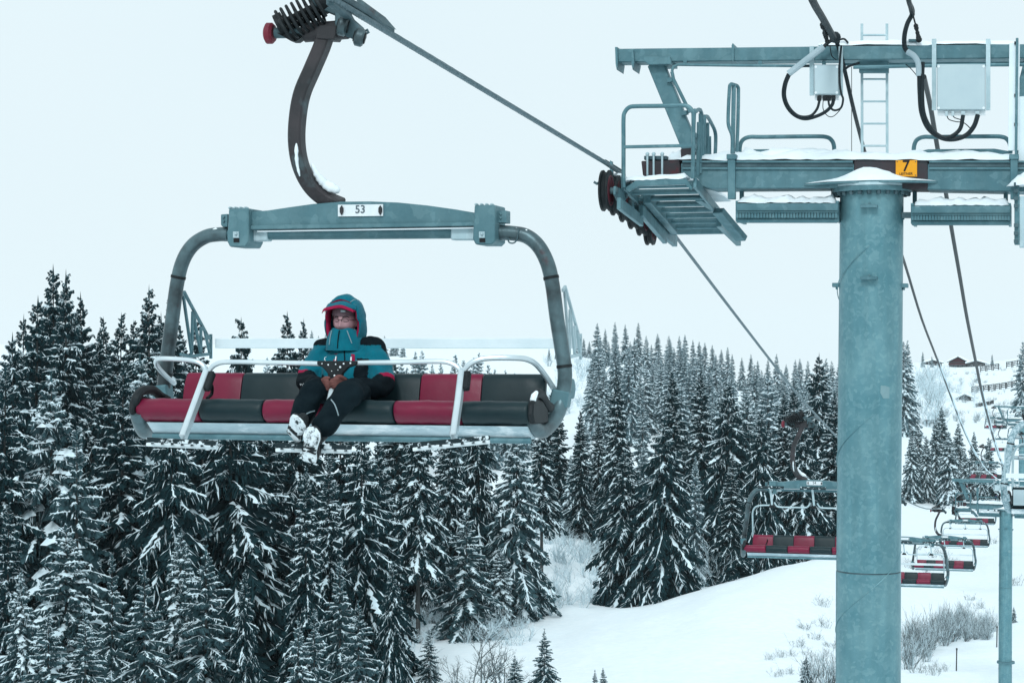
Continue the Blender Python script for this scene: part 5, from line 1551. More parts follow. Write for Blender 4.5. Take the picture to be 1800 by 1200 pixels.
for i in range(9):
    mb.ball(at(1446 + i * 1.0, 44 + i * 3.6, 22.7 + i * .1), (.02 + .015 * rg.random(),) * 3, 6, 5)
mb.build('cable_clamp', 'black_rubber', o)
mb = MB(); mb.tube(catmull([at(1590, -40, 22.2), at(1597, 0, 23.0), at(1601, 14, 23.4), at(1604, 26, 23.6)], 5), .030, 8); o = mb.build('power_cable', 'black_cable')
tag(o, 'black cable curving down to the larger control box of the big tower', 'cable', 'black cables strung between the towers')
mb = MB(); mb.tube([at(1604, 24, 23.6), at(1610, 46, 23.7), at(1616, 71, 23.8)], .010, 6)
for i in range(7):
    mb.ball(at(1610 + i * .9, 46 + i * 4, 23.7), (.018 + .02 * rg.random(),) * 3, 6, 5)
mb.build('cable_clamp', 'black_rubber', o)
XL, XR = -2.04 - .39 / math.cos(ANG), -2.04 + .51 / math.cos(ANG)
span([(1521, 268), (1560, 375), (1590, 462), (1620, 560), (1646, 628), (1672, 698), (1696, 760), (1718, 803), (1736, 828), (1757, 845)], XL, .025, 'icy cable dropping beside the tower shaft towards the second tower', .42)
span([(1624, 135), (1636, 190), (1650, 272), (1662, 335), (1672, 398), (1688, 490), (1700, 560), (1716, 640), (1726, 690), (1738, 738), (1750, 782), (1762, 815), (1780, 845)], XR, .034, 'icy cable dropping from the larger control box to the second tower', .62)
c53 = make_chair('lift_chair', 'nearest lift chair, number 53, with the passenger and its restraint bar lowered', '53', True)
c54 = make_chair('lift_chair', 'empty lift chair number 54 half hidden by the big tower shaft', '54', False)
def put(o, px, seat_y, d, dx=0):
    o.location = ((px - 900) / F * d + dx, d, (600 - seat_y) / F * d)
put(c54, 1432, 977, 46.7)
spots = [(1590, 1027, 74, 'empty lift chair just right of the big tower shaft, its seat lowest of the row'), (1661, 1000, 105, 'empty lift chair third from the big tower, partly behind the one by the shaft'),
         (1697, 959, 133, 'empty lift chair directly under the walkway of the second tower'), (1716, 920, 165, 'lift chair crossing behind the walkway of the second tower'),
         (1734, 842, 192, 'frosted lift chair above the second tower\'s top beam'), (1762, 793, 262, 'far lift chair with two red cushions beside the snowy tube'), (1751, 753, 300, 'far lift chair just under the third tower\'s walkway')]
for px, sy, d, lab in spots:
    c = copy_tree(c54, None, ('digits',))
    c['label'] = lab
    put(c, px, sy, d)
# chairs of the outgoing line, seen from behind
def away(px, sy, d, lab):
    c = copy_tree(c54, None, ('digits',))
    c['label'] = lab
    put(c, px, sy, d)
    c.rotation_euler = (0, 0, math.pi - ANG)
    return c
M['frosted_tube'] = mat('frost_covered_tube', (0.20, 0.32, 0.36), (0.52, 0.64, 0.69), rough=.85, scale=30, detail=8, lo=.42, hi=.62)
near_back = away(1940, 910, 32.5, 'snow caked lift chair seen from behind, cut by the photo\'s right edge')
for ch in near_back.children:
    if ch.name.split('.')[0] in ('side_tube', 'tube_clamp', 'cross_beam', 'end_clamp'):
        ch.material_slots[0].link = 'OBJECT'
        ch.material_slots[0].material = M['frosted_tube']
away(1793, 772, 262, 'far lift chair seen from behind left of the third tower pole, upper one')
away(1790, 808, 240, 'far lift chair seen from behind left of the third tower pole, lower one')

for ch in list(c54.children):
    if ch.name.split('.')[0] in ('back_rail', 'lattice_bracket'):
        bpy.data.objects.remove(ch)
# ------------------------------------------------------------------ the passenger
from mathutils.bvhtree import BVHTree
def blob(mb, voxel, smooth=6):
    """melts overlapping tubes and balls into one continuous skin"""
    me = mb.mesh('blob', 'skin')
    ob = bpy.data.objects.new('blob', me)
    COL.objects.link(ob)
    r = ob.modifiers.new('r', 'REMESH'); r.mode = 'VOXEL'; r.voxel_size = voxel
    s = ob.modifiers.new('s', 'SMOOTH'); s.factor = .5; s.iterations = smooth
    dg = bpy.context.evaluated_depsgraph_get()
    out_ = bpy.data.meshes.new_from_object(ob.evaluated_get(dg))
    bpy.data.objects.remove(ob)
    out_.polygons.foreach_set('use_smooth', [True] * len(out_.polygons))
    return out_
def limb(mb, pts, rr, n=6, **k):
    p = catmull([Vector(q) for q in pts], n)
    r = np.interp(np.linspace(0, len(pts) - 1, len(p)), range(len(pts)), rr).tolist()
    mb.tube(p, r, 16, **k)
    mb.ball(p[0], r[0], 14, 10); mb.ball(p[-1], r[-1], 14, 10)
def folds(me, amp, freq, seed):
    n = len(me.vertices)
    co = np.empty(n * 3, dtype=np.float32); me.vertices.foreach_get('co', co); co = co.reshape(-1, 3)
    no = np.empty(n * 3, dtype=np.float32); me.vertices.foreach_get('normal', no); no = no.reshape(-1, 3)
    a = freq
    f = np.sin(co[:, 2] * a + 2.1 * np.sin(co[:, 0] * a * .6 + seed) + 1.3 * np.sin(co[:, 1] * a * .8)) * np.sin(co[:, 0] * a * .5 + seed * 2 + np.sin(co[:, 2] * a * .7) * 1.5)
    f = np.sign(f) * np.abs(f) ** .7
    co += no * (f * amp)[:, None]
    me.vertices.foreach_set('co', co.ravel()); me.update()
def setmats(me, mats, fn):
    me.materials.clear()
    for m in mats:
        me.materials.append(M[m])
    me.polygons.foreach_set('material_index', [fn(p.center) for p in me.polygons])
def segd(p, a, b):
    ab = b - a
    t = max(0, min(1, (p - a).dot(ab) / ab.length_squared))
    return (p - a - ab * t).length, t

def head_mesh_into(mb_v, c, s=1.0):
    """a head with brow, closed eyes, nose, mouth, chin and ears"""
    n, m = 48, 40
    vs_, fs_ = [], []
    G = lambda x, z, cx, cz, sx, sz: math.exp(-((x - cx) / sx) ** 2 - ((z - cz) / sz) ** 2)
    for i in range(m + 1):
        ph = math.pi * i / m
        for k in range(n):
            th = 2 * math.pi * k / n
            x, y, z = math.sin(ph) * math.cos(th), math.sin(ph) * math.sin(th), -math.cos(ph)
            px, py, pz = .078 * x, .098 * y, .122 * z
            if pz < -.02:
                f = 1 - .34 * ((-.02 - pz) / .1) ** 1.4
                px *= f; py = py * f if py > 0 else py * (f * .5 + .5)
            if y < 0:
                py -= .034 * G(px, pz, 0, -.040, .013, .016) + .020 * G(px, pz, 0, -.015, .010, .028)
                py -= .008 * (G(px, pz, -.014, -.045, .008, .009) + G(px, pz, .014, -.045, .008, .009))
                py += .017 * (G(px, pz, -.032, -.004, .016, .012) + G(px, pz, .032, -.004, .016, .012))
                py -= .009 * (G(px, pz, -.032, -.005, .011, .008) + G(px, pz, .032, -.005, .011, .008))
                py -= .009 * (G(px, pz, -.03, .020, .024, .010) + G(px, pz, .03, .020, .024, .010))
                py -= .007 * (G(px, pz, -.045, -.035, .02, .02) + G(px, pz, .045, -.035, .02, .02))
                py -= .010 * G(px, pz, 0, -.076, .022, .006) + .009 * G(px, pz, 0, -.088, .018, .006) + .012 * G(px, pz, 0, -.112, .022, .014)
                py += .006 * G(px, pz, 0, -.082, .024, .003)
            vs_.append(c + Vector((px, py, pz)) * s)
    for i in range(m):
        for k in range(n):
            l = (k + 1) % n
            fs_.append((i * n + k, i * n + l, (i + 1) * n + l, (i + 1) * n + k))
    mb_v.add(vs_, fs_)
    for sx in (-1, 1):
        mb_v.ball(c + Vector((sx * .080, .01, -.012)) * s, (.012 * s, .022 * s, .034 * s), 10, 8)

HC = L(607, 563.5, -.20)
HS_ = 1.10
# joints of the pose
J = dict(pelvis=L(610, 690, -.34), belly=L(609, 664, -.27), chest=L(611, 634, -.20), neck=L(610, 604, -.17),
         shA=L(572, 617, -.17), elA=L(541, 668, -.34), wrA=L(561, 676, -.66),
         shB=L(654, 615, -.17), elB=L(671, 676, -.33), wrB=L(620, 681, -.64),
         hipA=L(588, 692, -.38), knA=L(548, 693, -.86), anA=L(524, 744, -1.02), 
         hipB=L(634, 694, -.38), knB=L(607, 697, -.90), anB=L(548, 776, -1.10))
b = MB()
limb(b, [J['pelvis'], J['belly'], J['chest'], (J['chest'] * .4 + J['neck'] * .6)], [.13, .12, .135, .10], up=(1, 0, 0), sx=1.2, sy=.8)
limb(b, [J['neck'] - Vector((0, 0, .04)), HC - Vector((0, -.03, .08))], [.062, .058])
for a_ in ('A', 'B'):
    limb(b, [J['sh' + a_], J['el' + a_], J['wr' + a_]], [.055, .042, .03])
    foot = J['kn' + a_] * .34 + J['an' + a_] * .66
    limb(b, [J['hip' + a_], J['kn' + a_], foot], [.085, .058, .038])
    limb(b, [J['wr' + a_], J['wr' + a_] + Vector((.03 if a_ == 'A' else -.03, -.06, 0))], [.03, .028])
head_mesh_into(b, HC, HS_)
bm_ = blob(b, .007, 1)
bm_.materials.clear(); bm_.materials.append(M['skin'])
person = link('person', bm_)
person.location = (CX, CY, CZ); person.rotation_euler = (0, 0, -ANG)
tag(person, 'person in teal hooded jacket and black trousers riding the nearest chair, legs crossed', 'person')
PP = lambda mb, nm, mt, par=None, **k: mb.build(nm, mt, par or person, **k)
hx = lambda x, y, z: HC + Vector((x, y, z)) * HS_
# face details
hb = BVHTree.FromPolygons([v.co for v in bm_.vertices], [p.vertices[:] for p in bm_.polygons])
def face(x, z, lift=.0015):
    h = hb.ray_cast(hx(x, -.3, z), Vector((0, 1, 0)))
    return (h[0] if h[0] is not None else hx(x, -.1, z)) + Vector((0, -lift, 0))
for sx in (-1, 1):
    b = MB(); b.tube([face(sx * x, z) for x, z in ((.014, .020), (.026, .0255), (.042, .026), (.054, .019))], [.003, .0052, .0048, .002], 6); PP(b, 'eyebrow', 'brow')
    b = MB(); b.tube([face(sx * x, z, .001) for x, z in ((.018, -.006), (.026, -.0095), (.036, -.010), (.046, -.006))], [.0014, .0024, .0024, .0014], 6); PP(b, 'eyelashes', 'brow')
b = MB(); b.tube([face(x, z, .0) for x, z in ((-.022, -.081), (-.008, -.0795), (0, -.081), (.008, -.0795), (.022, -.081))], [.002, .005, .0055, .005, .002], 6); PP(b, 'mouth', 'lips')
g = MB()
for sx in (-1, 1):
    ring = [face(sx * .033, -.002, .012) * .0 + hx(sx * .033 + .023 * math.cos(a), -.108 + .012 * abs(math.cos(a)) * (1 if sx * math.cos(a) > 0 else .3), -.001 + .017 * math.sin(a)) for a in np.linspace(-.3, math.pi + .3, 16)]
    g.tube(ring, .0022, 5)
    g.tube([hx(sx * .056, -.098, .002), hx(sx * .082, -.02, .004)], .0018, 5)
g.tube([hx(-.011, -.110, .003), hx(0, -.113, .006), hx(.011, -.110, .003)], .0016, 5)
PP(g, 'glasses', 'brow')
# beanie
b = MB()
n, m = 36, 12
vs_, fs_ = [], []
for i in range(m + 1):
    f = i / m
    for k in range(n):
        th = 2 * math.pi * k / n
        zb_ = .030 + .012 * math.sin(th) * 1.0 + .012 * abs(math.sin(th * 1.0)) * (1 if math.sin(th) < 0 else 0) - (.03 if math.sin(th) > -.3 else 0)
        z = zb_ + (.138 - zb_) * math.sin(f * math.pi / 2)
        rr = max(.02, math.cos(f * math.pi / 2) ** .55) if i < m else .001
        if i == 0:
            rr = .955
        vs_.append(hx(.0865 * rr * math.cos(th), .112 * rr * math.sin(th) - .002, z))
for i in range(m):
    for k in range(n):
        l = (k + 1) % n
        fs_.append((i * n + k, i * n + l, (i + 1) * n + l, (i + 1) * n + k))
b.add(vs_, fs_); bn = PP(b, 'beanie', 'beanie')
b = MB(); b.prism([hx(x, y, z) for x, y, z in ((.006, -.1135, .072), (.038, -.108, .070), (.039, -.109, .056), (.007, -.1155, .057))], (0, .006, 0)); pt = PP(b, 'beanie_patch', 'white_plate', bn)
pt.data.materials.clear(); pt.data.materials.append(M['piping_grey'])
for z in (.061, .066):
    b = MB(); b.tube([hx(.010, -.1165, z), hx(.035, -.111, z + .001)], .0012, 5); PP(b, 'patch_lettering', 'white_plate', bn)
# jacket: torso and sleeves in one skin
b = MB()
limb(b, [J['pelvis'] + Vector((0, .02, -.02)), J['belly'], J['chest'], J['chest'] * .45 + J['neck'] * .55], [.165, .165, .172, .135], up=(1, 0, 0), sx=1.22, sy=.86)
limb(b, [J['shA'] + Vector((.05, 0, .0)), J['shB'] + Vector((-.05, 0, .0))], [.095, .095])
limb(b, [J['shA'], J['elA'], J['wrA']], [.102, .088, .062])
limb(b, [J['shB'], J['elB'], J['wrB']], [.106, .092, .064])
limb(b, [J['neck'] - Vector((0, 0, .05)), J['neck'] + Vector((0, -.01, .02))], [.125, .115])
jk = blob(b, .009, 5)
folds(jk, .0075, 34, 1.0)
def jm(c):
    c = Vector(c)
    for a_ in ('A', 'B'):
        d, t = segd(c, J['el' + a_], J['wr' + a_])
        d2, t2 = segd(c, J['sh' + a_], J['el' + a_])
        if d < .11 and t > .12 and d < d2:
            return 1
        if d2 < .115 and .80 < t2 < .97 and abs(c.x - J['chest'].x) > .2:
            return 2 if t2 > .86 else 0
        if d2 < .12 and t2 >= .97:
            return 1
    top = c.z - (J['shA'].z + .045)
    if top > 0 and abs(c.x - J['neck'].x) > .10:
        return 1
    if c.x > J['shB'].x - .01 and c.z > J['shB'].z - .03 and c.y > J['shB'].y - .055:
        return 1
    if J['belly'].x + .10 < c.x < J['belly'].x + .19 and c.z < J['chest'].z + .02 and c.y < J['belly'].y:
        return 1
    return 0
setmats(jk, ['teal', 'jacket_black', 'jacket_red'], jm)
jacket = link('jacket', jk, person)
jb = BVHTree.FromPolygons([v.co for v in jk.vertices], [p.vertices[:] for p in jk.polygons])
lo_ = Vector((CX, CY, CZ)); ri = Matrix.Rotation(ANG, 3, 'Z')
cam_l = ri @ (-lo_)
def onto(tree_, px, py, lift=.004):
    tgt = L(px, py, -.2)
    d = (tgt - cam_l).normalized()
    h = tree_.ray_cast(cam_l, d)
    return (h[0] if h[0] is not None else tgt) - d * lift
def decal(tree_, quad, nm, mt, par, lift=.004, th=.004):
    b = MB(); q = [onto(tree_, x, y, lift) for x, y in quad]; b.prism(q, (0, th, 0)); return PP(b, nm, mt, par)
for q in ([(588, 622), (593, 621.5), (591, 637), (585.5, 637)], [(617, 622), (623, 622.5), (624, 636), (619, 640)]):
    decal(jb, q, 'pocket_zip', 'jacket_red', jacket)
for q in ([(589.6, 626), (591.6, 626), (590, 635), (588, 635)], [(616, 627), (618, 627), (618, 635), (615.5, 635)]):
    decal(jb, q, 'zip_tape', 'white_plate', jacket, .007)
b = MB(); b.tube([onto(jb, x, y, .002) for x, y in ((571, 615), (577, 617), (583, 616), (590, 614.5))], [.003, .006, .006, .003], 6); PP(b, 'chest_flap', 'jacket_black', jacket)
b = MB(); b.tube([onto(jb, x, y, .002) for x, y in ((574, 626.5), (571, 628.5), (570.5, 632), (573, 634.5))], [.001, .0035, .0035, .001], 6); PP(b, 'crescent_badge', 'white_plate', jacket)
b = MB(); b.tube([onto(jb, x, y, .003) for x, y in ((605, 592), (605, 610), (606, 630), (606, 650))], .0045, 6); PP(b, 'front_zip', 'jacket_black', jacket)
rs = random.Random(4)
for i in range(9):
    x = 527.5 + i * 2.9
    b = MB(); b.tube([onto(jb, x, 674.5 + rs.uniform(-1, .5), .003), onto(jb, x + 1.3, 677.5 + rs.uniform(-.5, 1), .003)], .003, 5); PP(b, 'sleeve_mark', 'white_plate', jacket)
b = MB(); b.tube([onto(jb, x, y, .003) for x, y in ((541, 672), (539.5, 675), (541, 678), (545, 679.5))], [.001, .004, .004, .001], 6); PP(b, 'sleeve_mark', 'white_plate', jacket)
# collar pulled up over the mouth
b = MB()
n = 40
prof = [(.150, -.205), (.142, -.150), (.128, -.112), (.118, -.082), (.112, -.066), (.104, -.060), (.098, -.075), (.10, -.12)]
vs_, fs_ = [], []
for i, (r_, z) in enumerate(prof):
    for k in range(n):
        th = 2 * math.pi * k / n
        cz = .018 * math.sin(th) if i > 1 else 0
        wob = 1 + .03 * math.sin(3 * th + i * 1.3) + .015 * math.sin(7 * th + i)
        vs_.append(hx(r_ * math.cos(th) * .93 * wob, r_ * math.sin(th) * 1.02 * wob + .005, z - cz * .3 + (.006 * math.sin(5 * th) if 3 < i < 6 else 0)))
for i in range(len(prof) - 1):
    for k in range(n):
        l = (k + 1) % n
        fs_.append((i * n + k, i * n + l, (i + 1) * n + l, (i + 1) * n + k))
b.add(vs_, fs_); col = PP(b, 'collar', 'teal', angle=80)
b = MB(); b.tube([hx(-.002, -.117, -.068), hx(-.003, -.127, -.10), hx(-.003, -.142, -.14), hx(-.002, -.152, -.19)], .0045, 6); PP(b, 'collar_zip', 'jacket_black', col)
b = MB(); b.tube([hx(.052, -.112, -.068), hx(.070, -.115, -.11), hx(.088, -.115, -.155)], .003, 6); PP(b, 'reflective_tape', 'piping_grey', col)
b = MB(); b.tube([hx(-.062, -.105, -.068), hx(-.070, -.110, -.11), hx(-.072, -.125, -.165)], .003, 6); PP(b, 'reflective_tape', 'piping_grey', col)
# hood: arches from the rim back over the head
b = MB()
secs = [(-.088, 1.00, .0), (-.06, 1.06, .004), (-.01, 1.13, .008), (.05, 1.14, .004), (.10, 1.02, -.01), (.135, .78, -.02), (.155, .40, -.02), (.158, .05, -.02)]
na = 40
def arch(th, f, dz):
    x = math.cos(th) * (.114 + .012 * abs(math.sin(2 * th))) * f
    z = math.sin(th) * (.143 if th > 0 and th < math.pi else .21) * f + dz + .004
    if -.7 < math.sin(th) < 0.0:
        x *= 1.05
    return x, z
vs_, fs_ = [], []
for i, (y, f, dz) in enumerate(secs):
    for k in range(na + 1):
        th = -.95 + (math.pi + 1.9) * k / na
        x, z = arch(th, f, dz)
        wv_ = 1 + .02 * math.sin(4 * th + i * 1.1) + .012 * math.sin(9 * th - i * 2)
        bulge = .012 * max(0, math.sin(th)) * math.sin(i * 1.2)
        vs_.append(hx(x * wv_, y + (.03 if th < 0 or th > math.pi else 0) * (i == 0), z * wv_ + bulge))
for i in range(len(secs) - 1):
    for k in range(na):
        fs_.append((i * (na + 1) + k, i * (na + 1) + k + 1, (i + 1) * (na + 1) + k + 1, (i + 1) * (na + 1) + k))
b.add(vs_, fs_)
hm = b.mesh('hood', ['teal'], angle=80)
hood = link('hood', hm, person)
so = hood.modifiers.new('thickness', 'SOLIDIFY'); so.thickness = .008; so.offset = -1
# crimson lining seen inside the rim
b = MB(); vs_, fs_ = [], []
for j, (y, f) in enumerate(((-.090, .985), (-.083, .90), (-.05, .86), (-.0, .88))):
    for k in range(na + 1):
        th = -.75 + (math.pi + 1.5) * k / na
        x, z = arch(th, f, 0)
        vs_.append(hx(x, y + (.03 if th < 0 or th > math.pi else 0) * (j < 2), z))
for j in range(3):
    for k in range(na):
        fs_.append((j * (na + 1) + k, j * (na + 1) + k + 1, (j + 1) * (na + 1) + k + 1, (j + 1) * (na + 1) + k))
b.add(vs_, fs_); PP(b, 'hood_lining', 'jacket_red', hood, angle=80)
# brim: teal on top, crimson edge and underside
def brim(r0, y0, y1, z0, z1, th0, th1, nm, mt, thick):
    b = MB(); vs_, fs_ = [], []
    nn = 24
    for j in range(4):
        f = j / 3
        for k in range(nn + 1):
            t = k / nn
            th = th0 + (th1 - th0) * t
            x = math.cos(th) * (r0 + .006 * f)
            bow = math.sin(math.pi * t)
            y = y0 + (y1 - y0) * f * (.35 + .65 * bow)
            z = z0 + (z1 - z0) * f + .022 * bow - (0.012 * (1 - bow)) + .003 * math.sin(5 * th + .8)
            vs_.append(hx(x, y, z))
    for j in range(3):
        for k in range(nn):
            fs_.append((j * (nn + 1) + k, j * (nn + 1) + k + 1, (j + 1) * (nn + 1) + k + 1, (j + 1) * (nn + 1) + k))
    b.add(vs_, fs_); o = PP(b, nm, mt, hood, angle=80)
    s_ = o.modifiers.new('thickness', 'SOLIDIFY'); s_.thickness = thick; s_.offset = 0
    return o
brim(.108, -.075, -.152, .112, .078, .22, math.pi - .22, 'brim', 'teal', .007)
brim(.111, -.150, -.157, .081, .060, .22, math.pi - .22, 'brim_edge', 'jacket_red', .006)
brim(.106, -.085, -.152, .100, .066, .22, math.pi - .22, 'brim_underside', 'jacket_red', .003)
for sx in (-1, 1):
    b = MB(); b.tube([hx(sx * .070, -.090, .128), hx(sx * .078, -.04, .143), hx(sx * .086, .03, .141)], .0032, 6); PP(b, 'reflective_tape', 'piping_grey', hood)
# trousers
b = MB()
limb(b, [J['pelvis'] + Vector((0, .03, .0)), J['pelvis'] + Vector((0, -.03, -.03))], [.16, .155], up=(1, 0, 0), sx=1.15, sy=.8)
cuffA = J['knA'] * .22 + J['anA'] * .78; cuffB = J['knB'] * .38 + J['anB'] * .62
limb(b, [J['hipA'], J['knA'] * .75 + J['hipA'] * .25 + Vector((0, 0, .02)), J['knA'], J['knA'] * .5 + J['anA'] * .5, cuffA], [.118, .098, .092, .088, .086])
limb(b, [J['hipB'], J['knB'] * .75 + J['hipB'] * .25 + Vector((.01, 0, .025)), J['knB'], J['knB'] * .6 + J['anB'] * .4, cuffB], [.122, .104, .096, .090, .088])
tm_ = blob(b, .009, 5); folds(tm_, .008, 30, 2.4)
tm_.materials.clear(); tm_.materials.append(M['trouser'])
tro = link('trousers', tm_, person)
tb_ = BVHTree.FromPolygons([v.co for v in tm_.vertices], [p.vertices[:] for p in tm_.polygons])
for q in ([(582, 702), (588, 710), (592, 720), (595, 730)], [(553, 722), (543, 725), (534, 730), (526, 734)]):
    b = MB(); b.tube(catmull([onto(tb_, x, y, .002) for x, y in q], 4), .0045, 6); PP(b, 'piping', 'piping_grey', tro)
# boots, soles caked with snow
def boot(ank, heel, toe, w_, seed):
    heel, toe = Vector(heel), Vector(toe)
    ax = (toe - heel); ln = ax.length; ax.normalize()
    nrm = Vector((0, -1, 0)); nrm = (nrm - ax * nrm.dot(ax)).normalized()
    sd_ = ax.cross(nrm)
    b = MB()
    limb(b, [heel - nrm * .055 + ax * .035, heel - nrm * .05 + ax * ln * .5, toe - nrm * .045 - ax * .05], [.050, .050, .043])
    limb(b, [ank - nrm * -.0, heel - nrm * .07 + ax * .05], [.068, .055])
    limb(b, [Vector(ank) + (Vector(ank) - heel) * .0 + Vector((.01, .12, .06)), ank], [.068, .066])
    m_ = blob(b, .009, 4); folds(m_, .003, 60, seed)
    m_.materials.clear(); m_.materials.append(M['black_rubber'])
    bo = link('boot', m_, person)
    out_l = [(0, -.030), (.012, -.042), (.05, -.046), (.10, -.038), (.15, -.043), (.21, -.052), (.255, -.045), (.285, -.022), (.29, 0)]
    sc = ln / .29
    pl_ = [(a * sc, c * w_) for a, c in out_l] + [(a * sc, -c * w_) for a, c in reversed(out_l[:-1])]
    rg_ = random.Random(seed)
    b = MB(); b.prism([heel + ax * a + sd_ * c - nrm * .006 for a, c in pl_], -nrm * .022); so_ = PP(b, 'sole', 'black_rubber', bo, bevel=.004)
    b = MB(); n_ = len(pl_)
    vs_, fs_ = [], []
    ctr = sum((heel + ax * a for a, c in pl_), Vector()) / n_
    for rr_, hh in ((1.0, .0), (.93, .016), (.7, .022), (.35, .024)):
        for a, c in pl_:
            q = heel + ax * (a * rr_ + (1 - rr_) * ln * .5) + sd_ * c * rr_ + nrm * (hh * rg_.uniform(.5, 1.3) - .006)
            vs_.append(q)
    for i in range(3):
        for k in range(n_):
            l = (k + 1) % n_
            fs_.append((i * n_ + k, i * n_ + l, (i + 1) * n_ + l, (i + 1) * n_ + k))
    fs_.append(tuple(3 * n_ + k for k in range(n_)))
    b.add(vs_, fs_); PP(b, 'caked_snow', 'boot_snow', so_, angle=80)
    for f in (.31, .40):
        b = MB(); b.bar([heel + ax * ln * f + sd_ * (-.04 * w_) + nrm * .008, heel + ax * ln * (f + .03) + nrm * .014, heel + ax * ln * f + sd_ * (.04 * w_) + nrm * .008], .012, .012, up=nrm); PP(b, 'sole_lug', 'black_rubber', so_)
boot(J['anB'] + Vector((0, .02, 0)), L(542, 813, -1.22), L(550, 750, -1.30), 1.28, 5)
boot(J['anA'] + Vector((0, .02, .0)), L(514, 770, -1.10), L(527, 735, -1.30), 1.45, 9)
# gloves closed round the bar post
def glove(palm, wrist, fingers, thumb, nm='glove'):
    b = MB()
    limb(b, [wrist, wrist * .5 + palm * .5, palm], [.044, .040, .038])
    b.ball(palm, (.042, .036, .046), 16, 12)
    for f, r_ in zip(fingers, (.0135, .0145, .014, .012)):
        limb(b, f, [r_ * 1.1, r_, r_ * .95, r_ * .8], n=5)
    limb(b, thumb, [.017, .0145, .012], n=5)
    m_ = blob(b, .0042, 2); m_.materials.clear(); m_.materials.append(M['glove'])
    return link(nm, m_, person)
fl_ = [.93, 1.05, 1.0, .82]
glove(L(604, 674.5, -.74), L(617, 680, -.66), [[L(600, 667 + 4.3 * i, -.775), L(600 - 10 * fl_[i], 666.5 + 4.4 * i, -.815), L(600 - 18 * fl_[i], 668 + 4.3 * i, -.80), L(600 - 19 * fl_[i], 669 + 4.3 * i, -.755)] for i in range(4)],
      [L(606, 667, -.755), L(598, 661.5, -.80), L(590, 662.5, -.805)])
glove(L(569, 677, -.735), L(559, 677, -.66), [[L(568, 669 + 4.4 * i, -.775), L(568 + 7 * fl_[i], 670 + 4.4 * i, -.805), L(568 + 12.5 * fl_[i], 672 + 4.4 * i, -.79), L(568 + 13 * fl_[i], 673 + 4.4 * i, -.75)] for i in range(4)],
      [L(566, 670, -.755), L(572, 664.5, -.79), L(578, 664, -.80)])
# ------------------------------------------------------------------ two skiers far down the piste
def skier(px, py, d, rz, jm_, label, lean_):
    x = (px - 900) / F * d
    z = ground(x, d)
    v = lambda a, c, e: Vector((a, c, e))
    b = MB()
    limb(b, [v(-.1, 0, .95), v(-.14, -.12, .5), v(-.15, .02, .08)], [.10, .08, .06]); limb(b, [v(.1, 0, .95), v(.14, -.12, .5), v(.15, .02, .08)], [.10, .08, .06])
    limb(b, [v(0, 0, .92), v(0, -.05 * lean_, 1.2), v(0, -.16 * lean_, 1.45)], [.17, .17, .15])
    for s_ in (-1, 1):
        limb(b, [v(s_ * .2, -.14 * lean_, 1.42), v(s_ * .32, -.1, 1.15), v(s_ * .34, -.36, 1.02)], [.075, .06, .05])
        limb(b, [v(s_ * .15, .02, .06), v(s_ * .15, -.18, .05)], [.06, .05])
    limb(b, [v(0, -.17 * lean_, 1.5), v(0, -.2 * lean_, 1.62)], [.06, .10]); b.ball(v(0, -.2 * lean_, 1.65), (.10, .12, .13), 12, 8)
    m_ = blob(b, .03, 3)
    setmats(m_, [jm_, 'trouser', 'skin'], lambda c: 1 if c[2] < .95 else (2 if c[2] > 1.56 else 0))
    o = link('person', m_); o.location = (x, d, z + .03); o.rotation_euler = (0, 0, rz)
    tag(o, label, 'person')
    b = MB(); b.ball(v(0, -.19 * lean_, 1.71), (.125, .145, .11), 12, 8); b.build('helmet', 'jacket_black', o)
    for s_ in (-1, 1):
        b = MB(); b.bar([v(s_ * .15, .75, 0), v(s_ * .15, -.75, 0), v(s_ * .15, -.92, .08)], .09, .02, up=(0, 0, 1)); b.build('ski', 'black_rubber', o)
        b = MB(); b.tube([v(s_ * .34, -.38, 1.05), v(s_ * .45, -.05, .05)], .012, 5); b.build('ski_pole', 'steel_dark', o)
M['navy'] = mat('navy_jacket', (.02, .045, .12), (.015, .03, .08), rough=.8)
skier(1749.5, 884, 402, 1.2, 'navy', 'tiny skier in a dark blue jacket crouching on the piste beyond the second tower', 1.3)
skier(1756.5, 884, 404, 2.0, 'jacket_black', 'tiny skier in dark clothes just beside the blue jacketed one', .8)
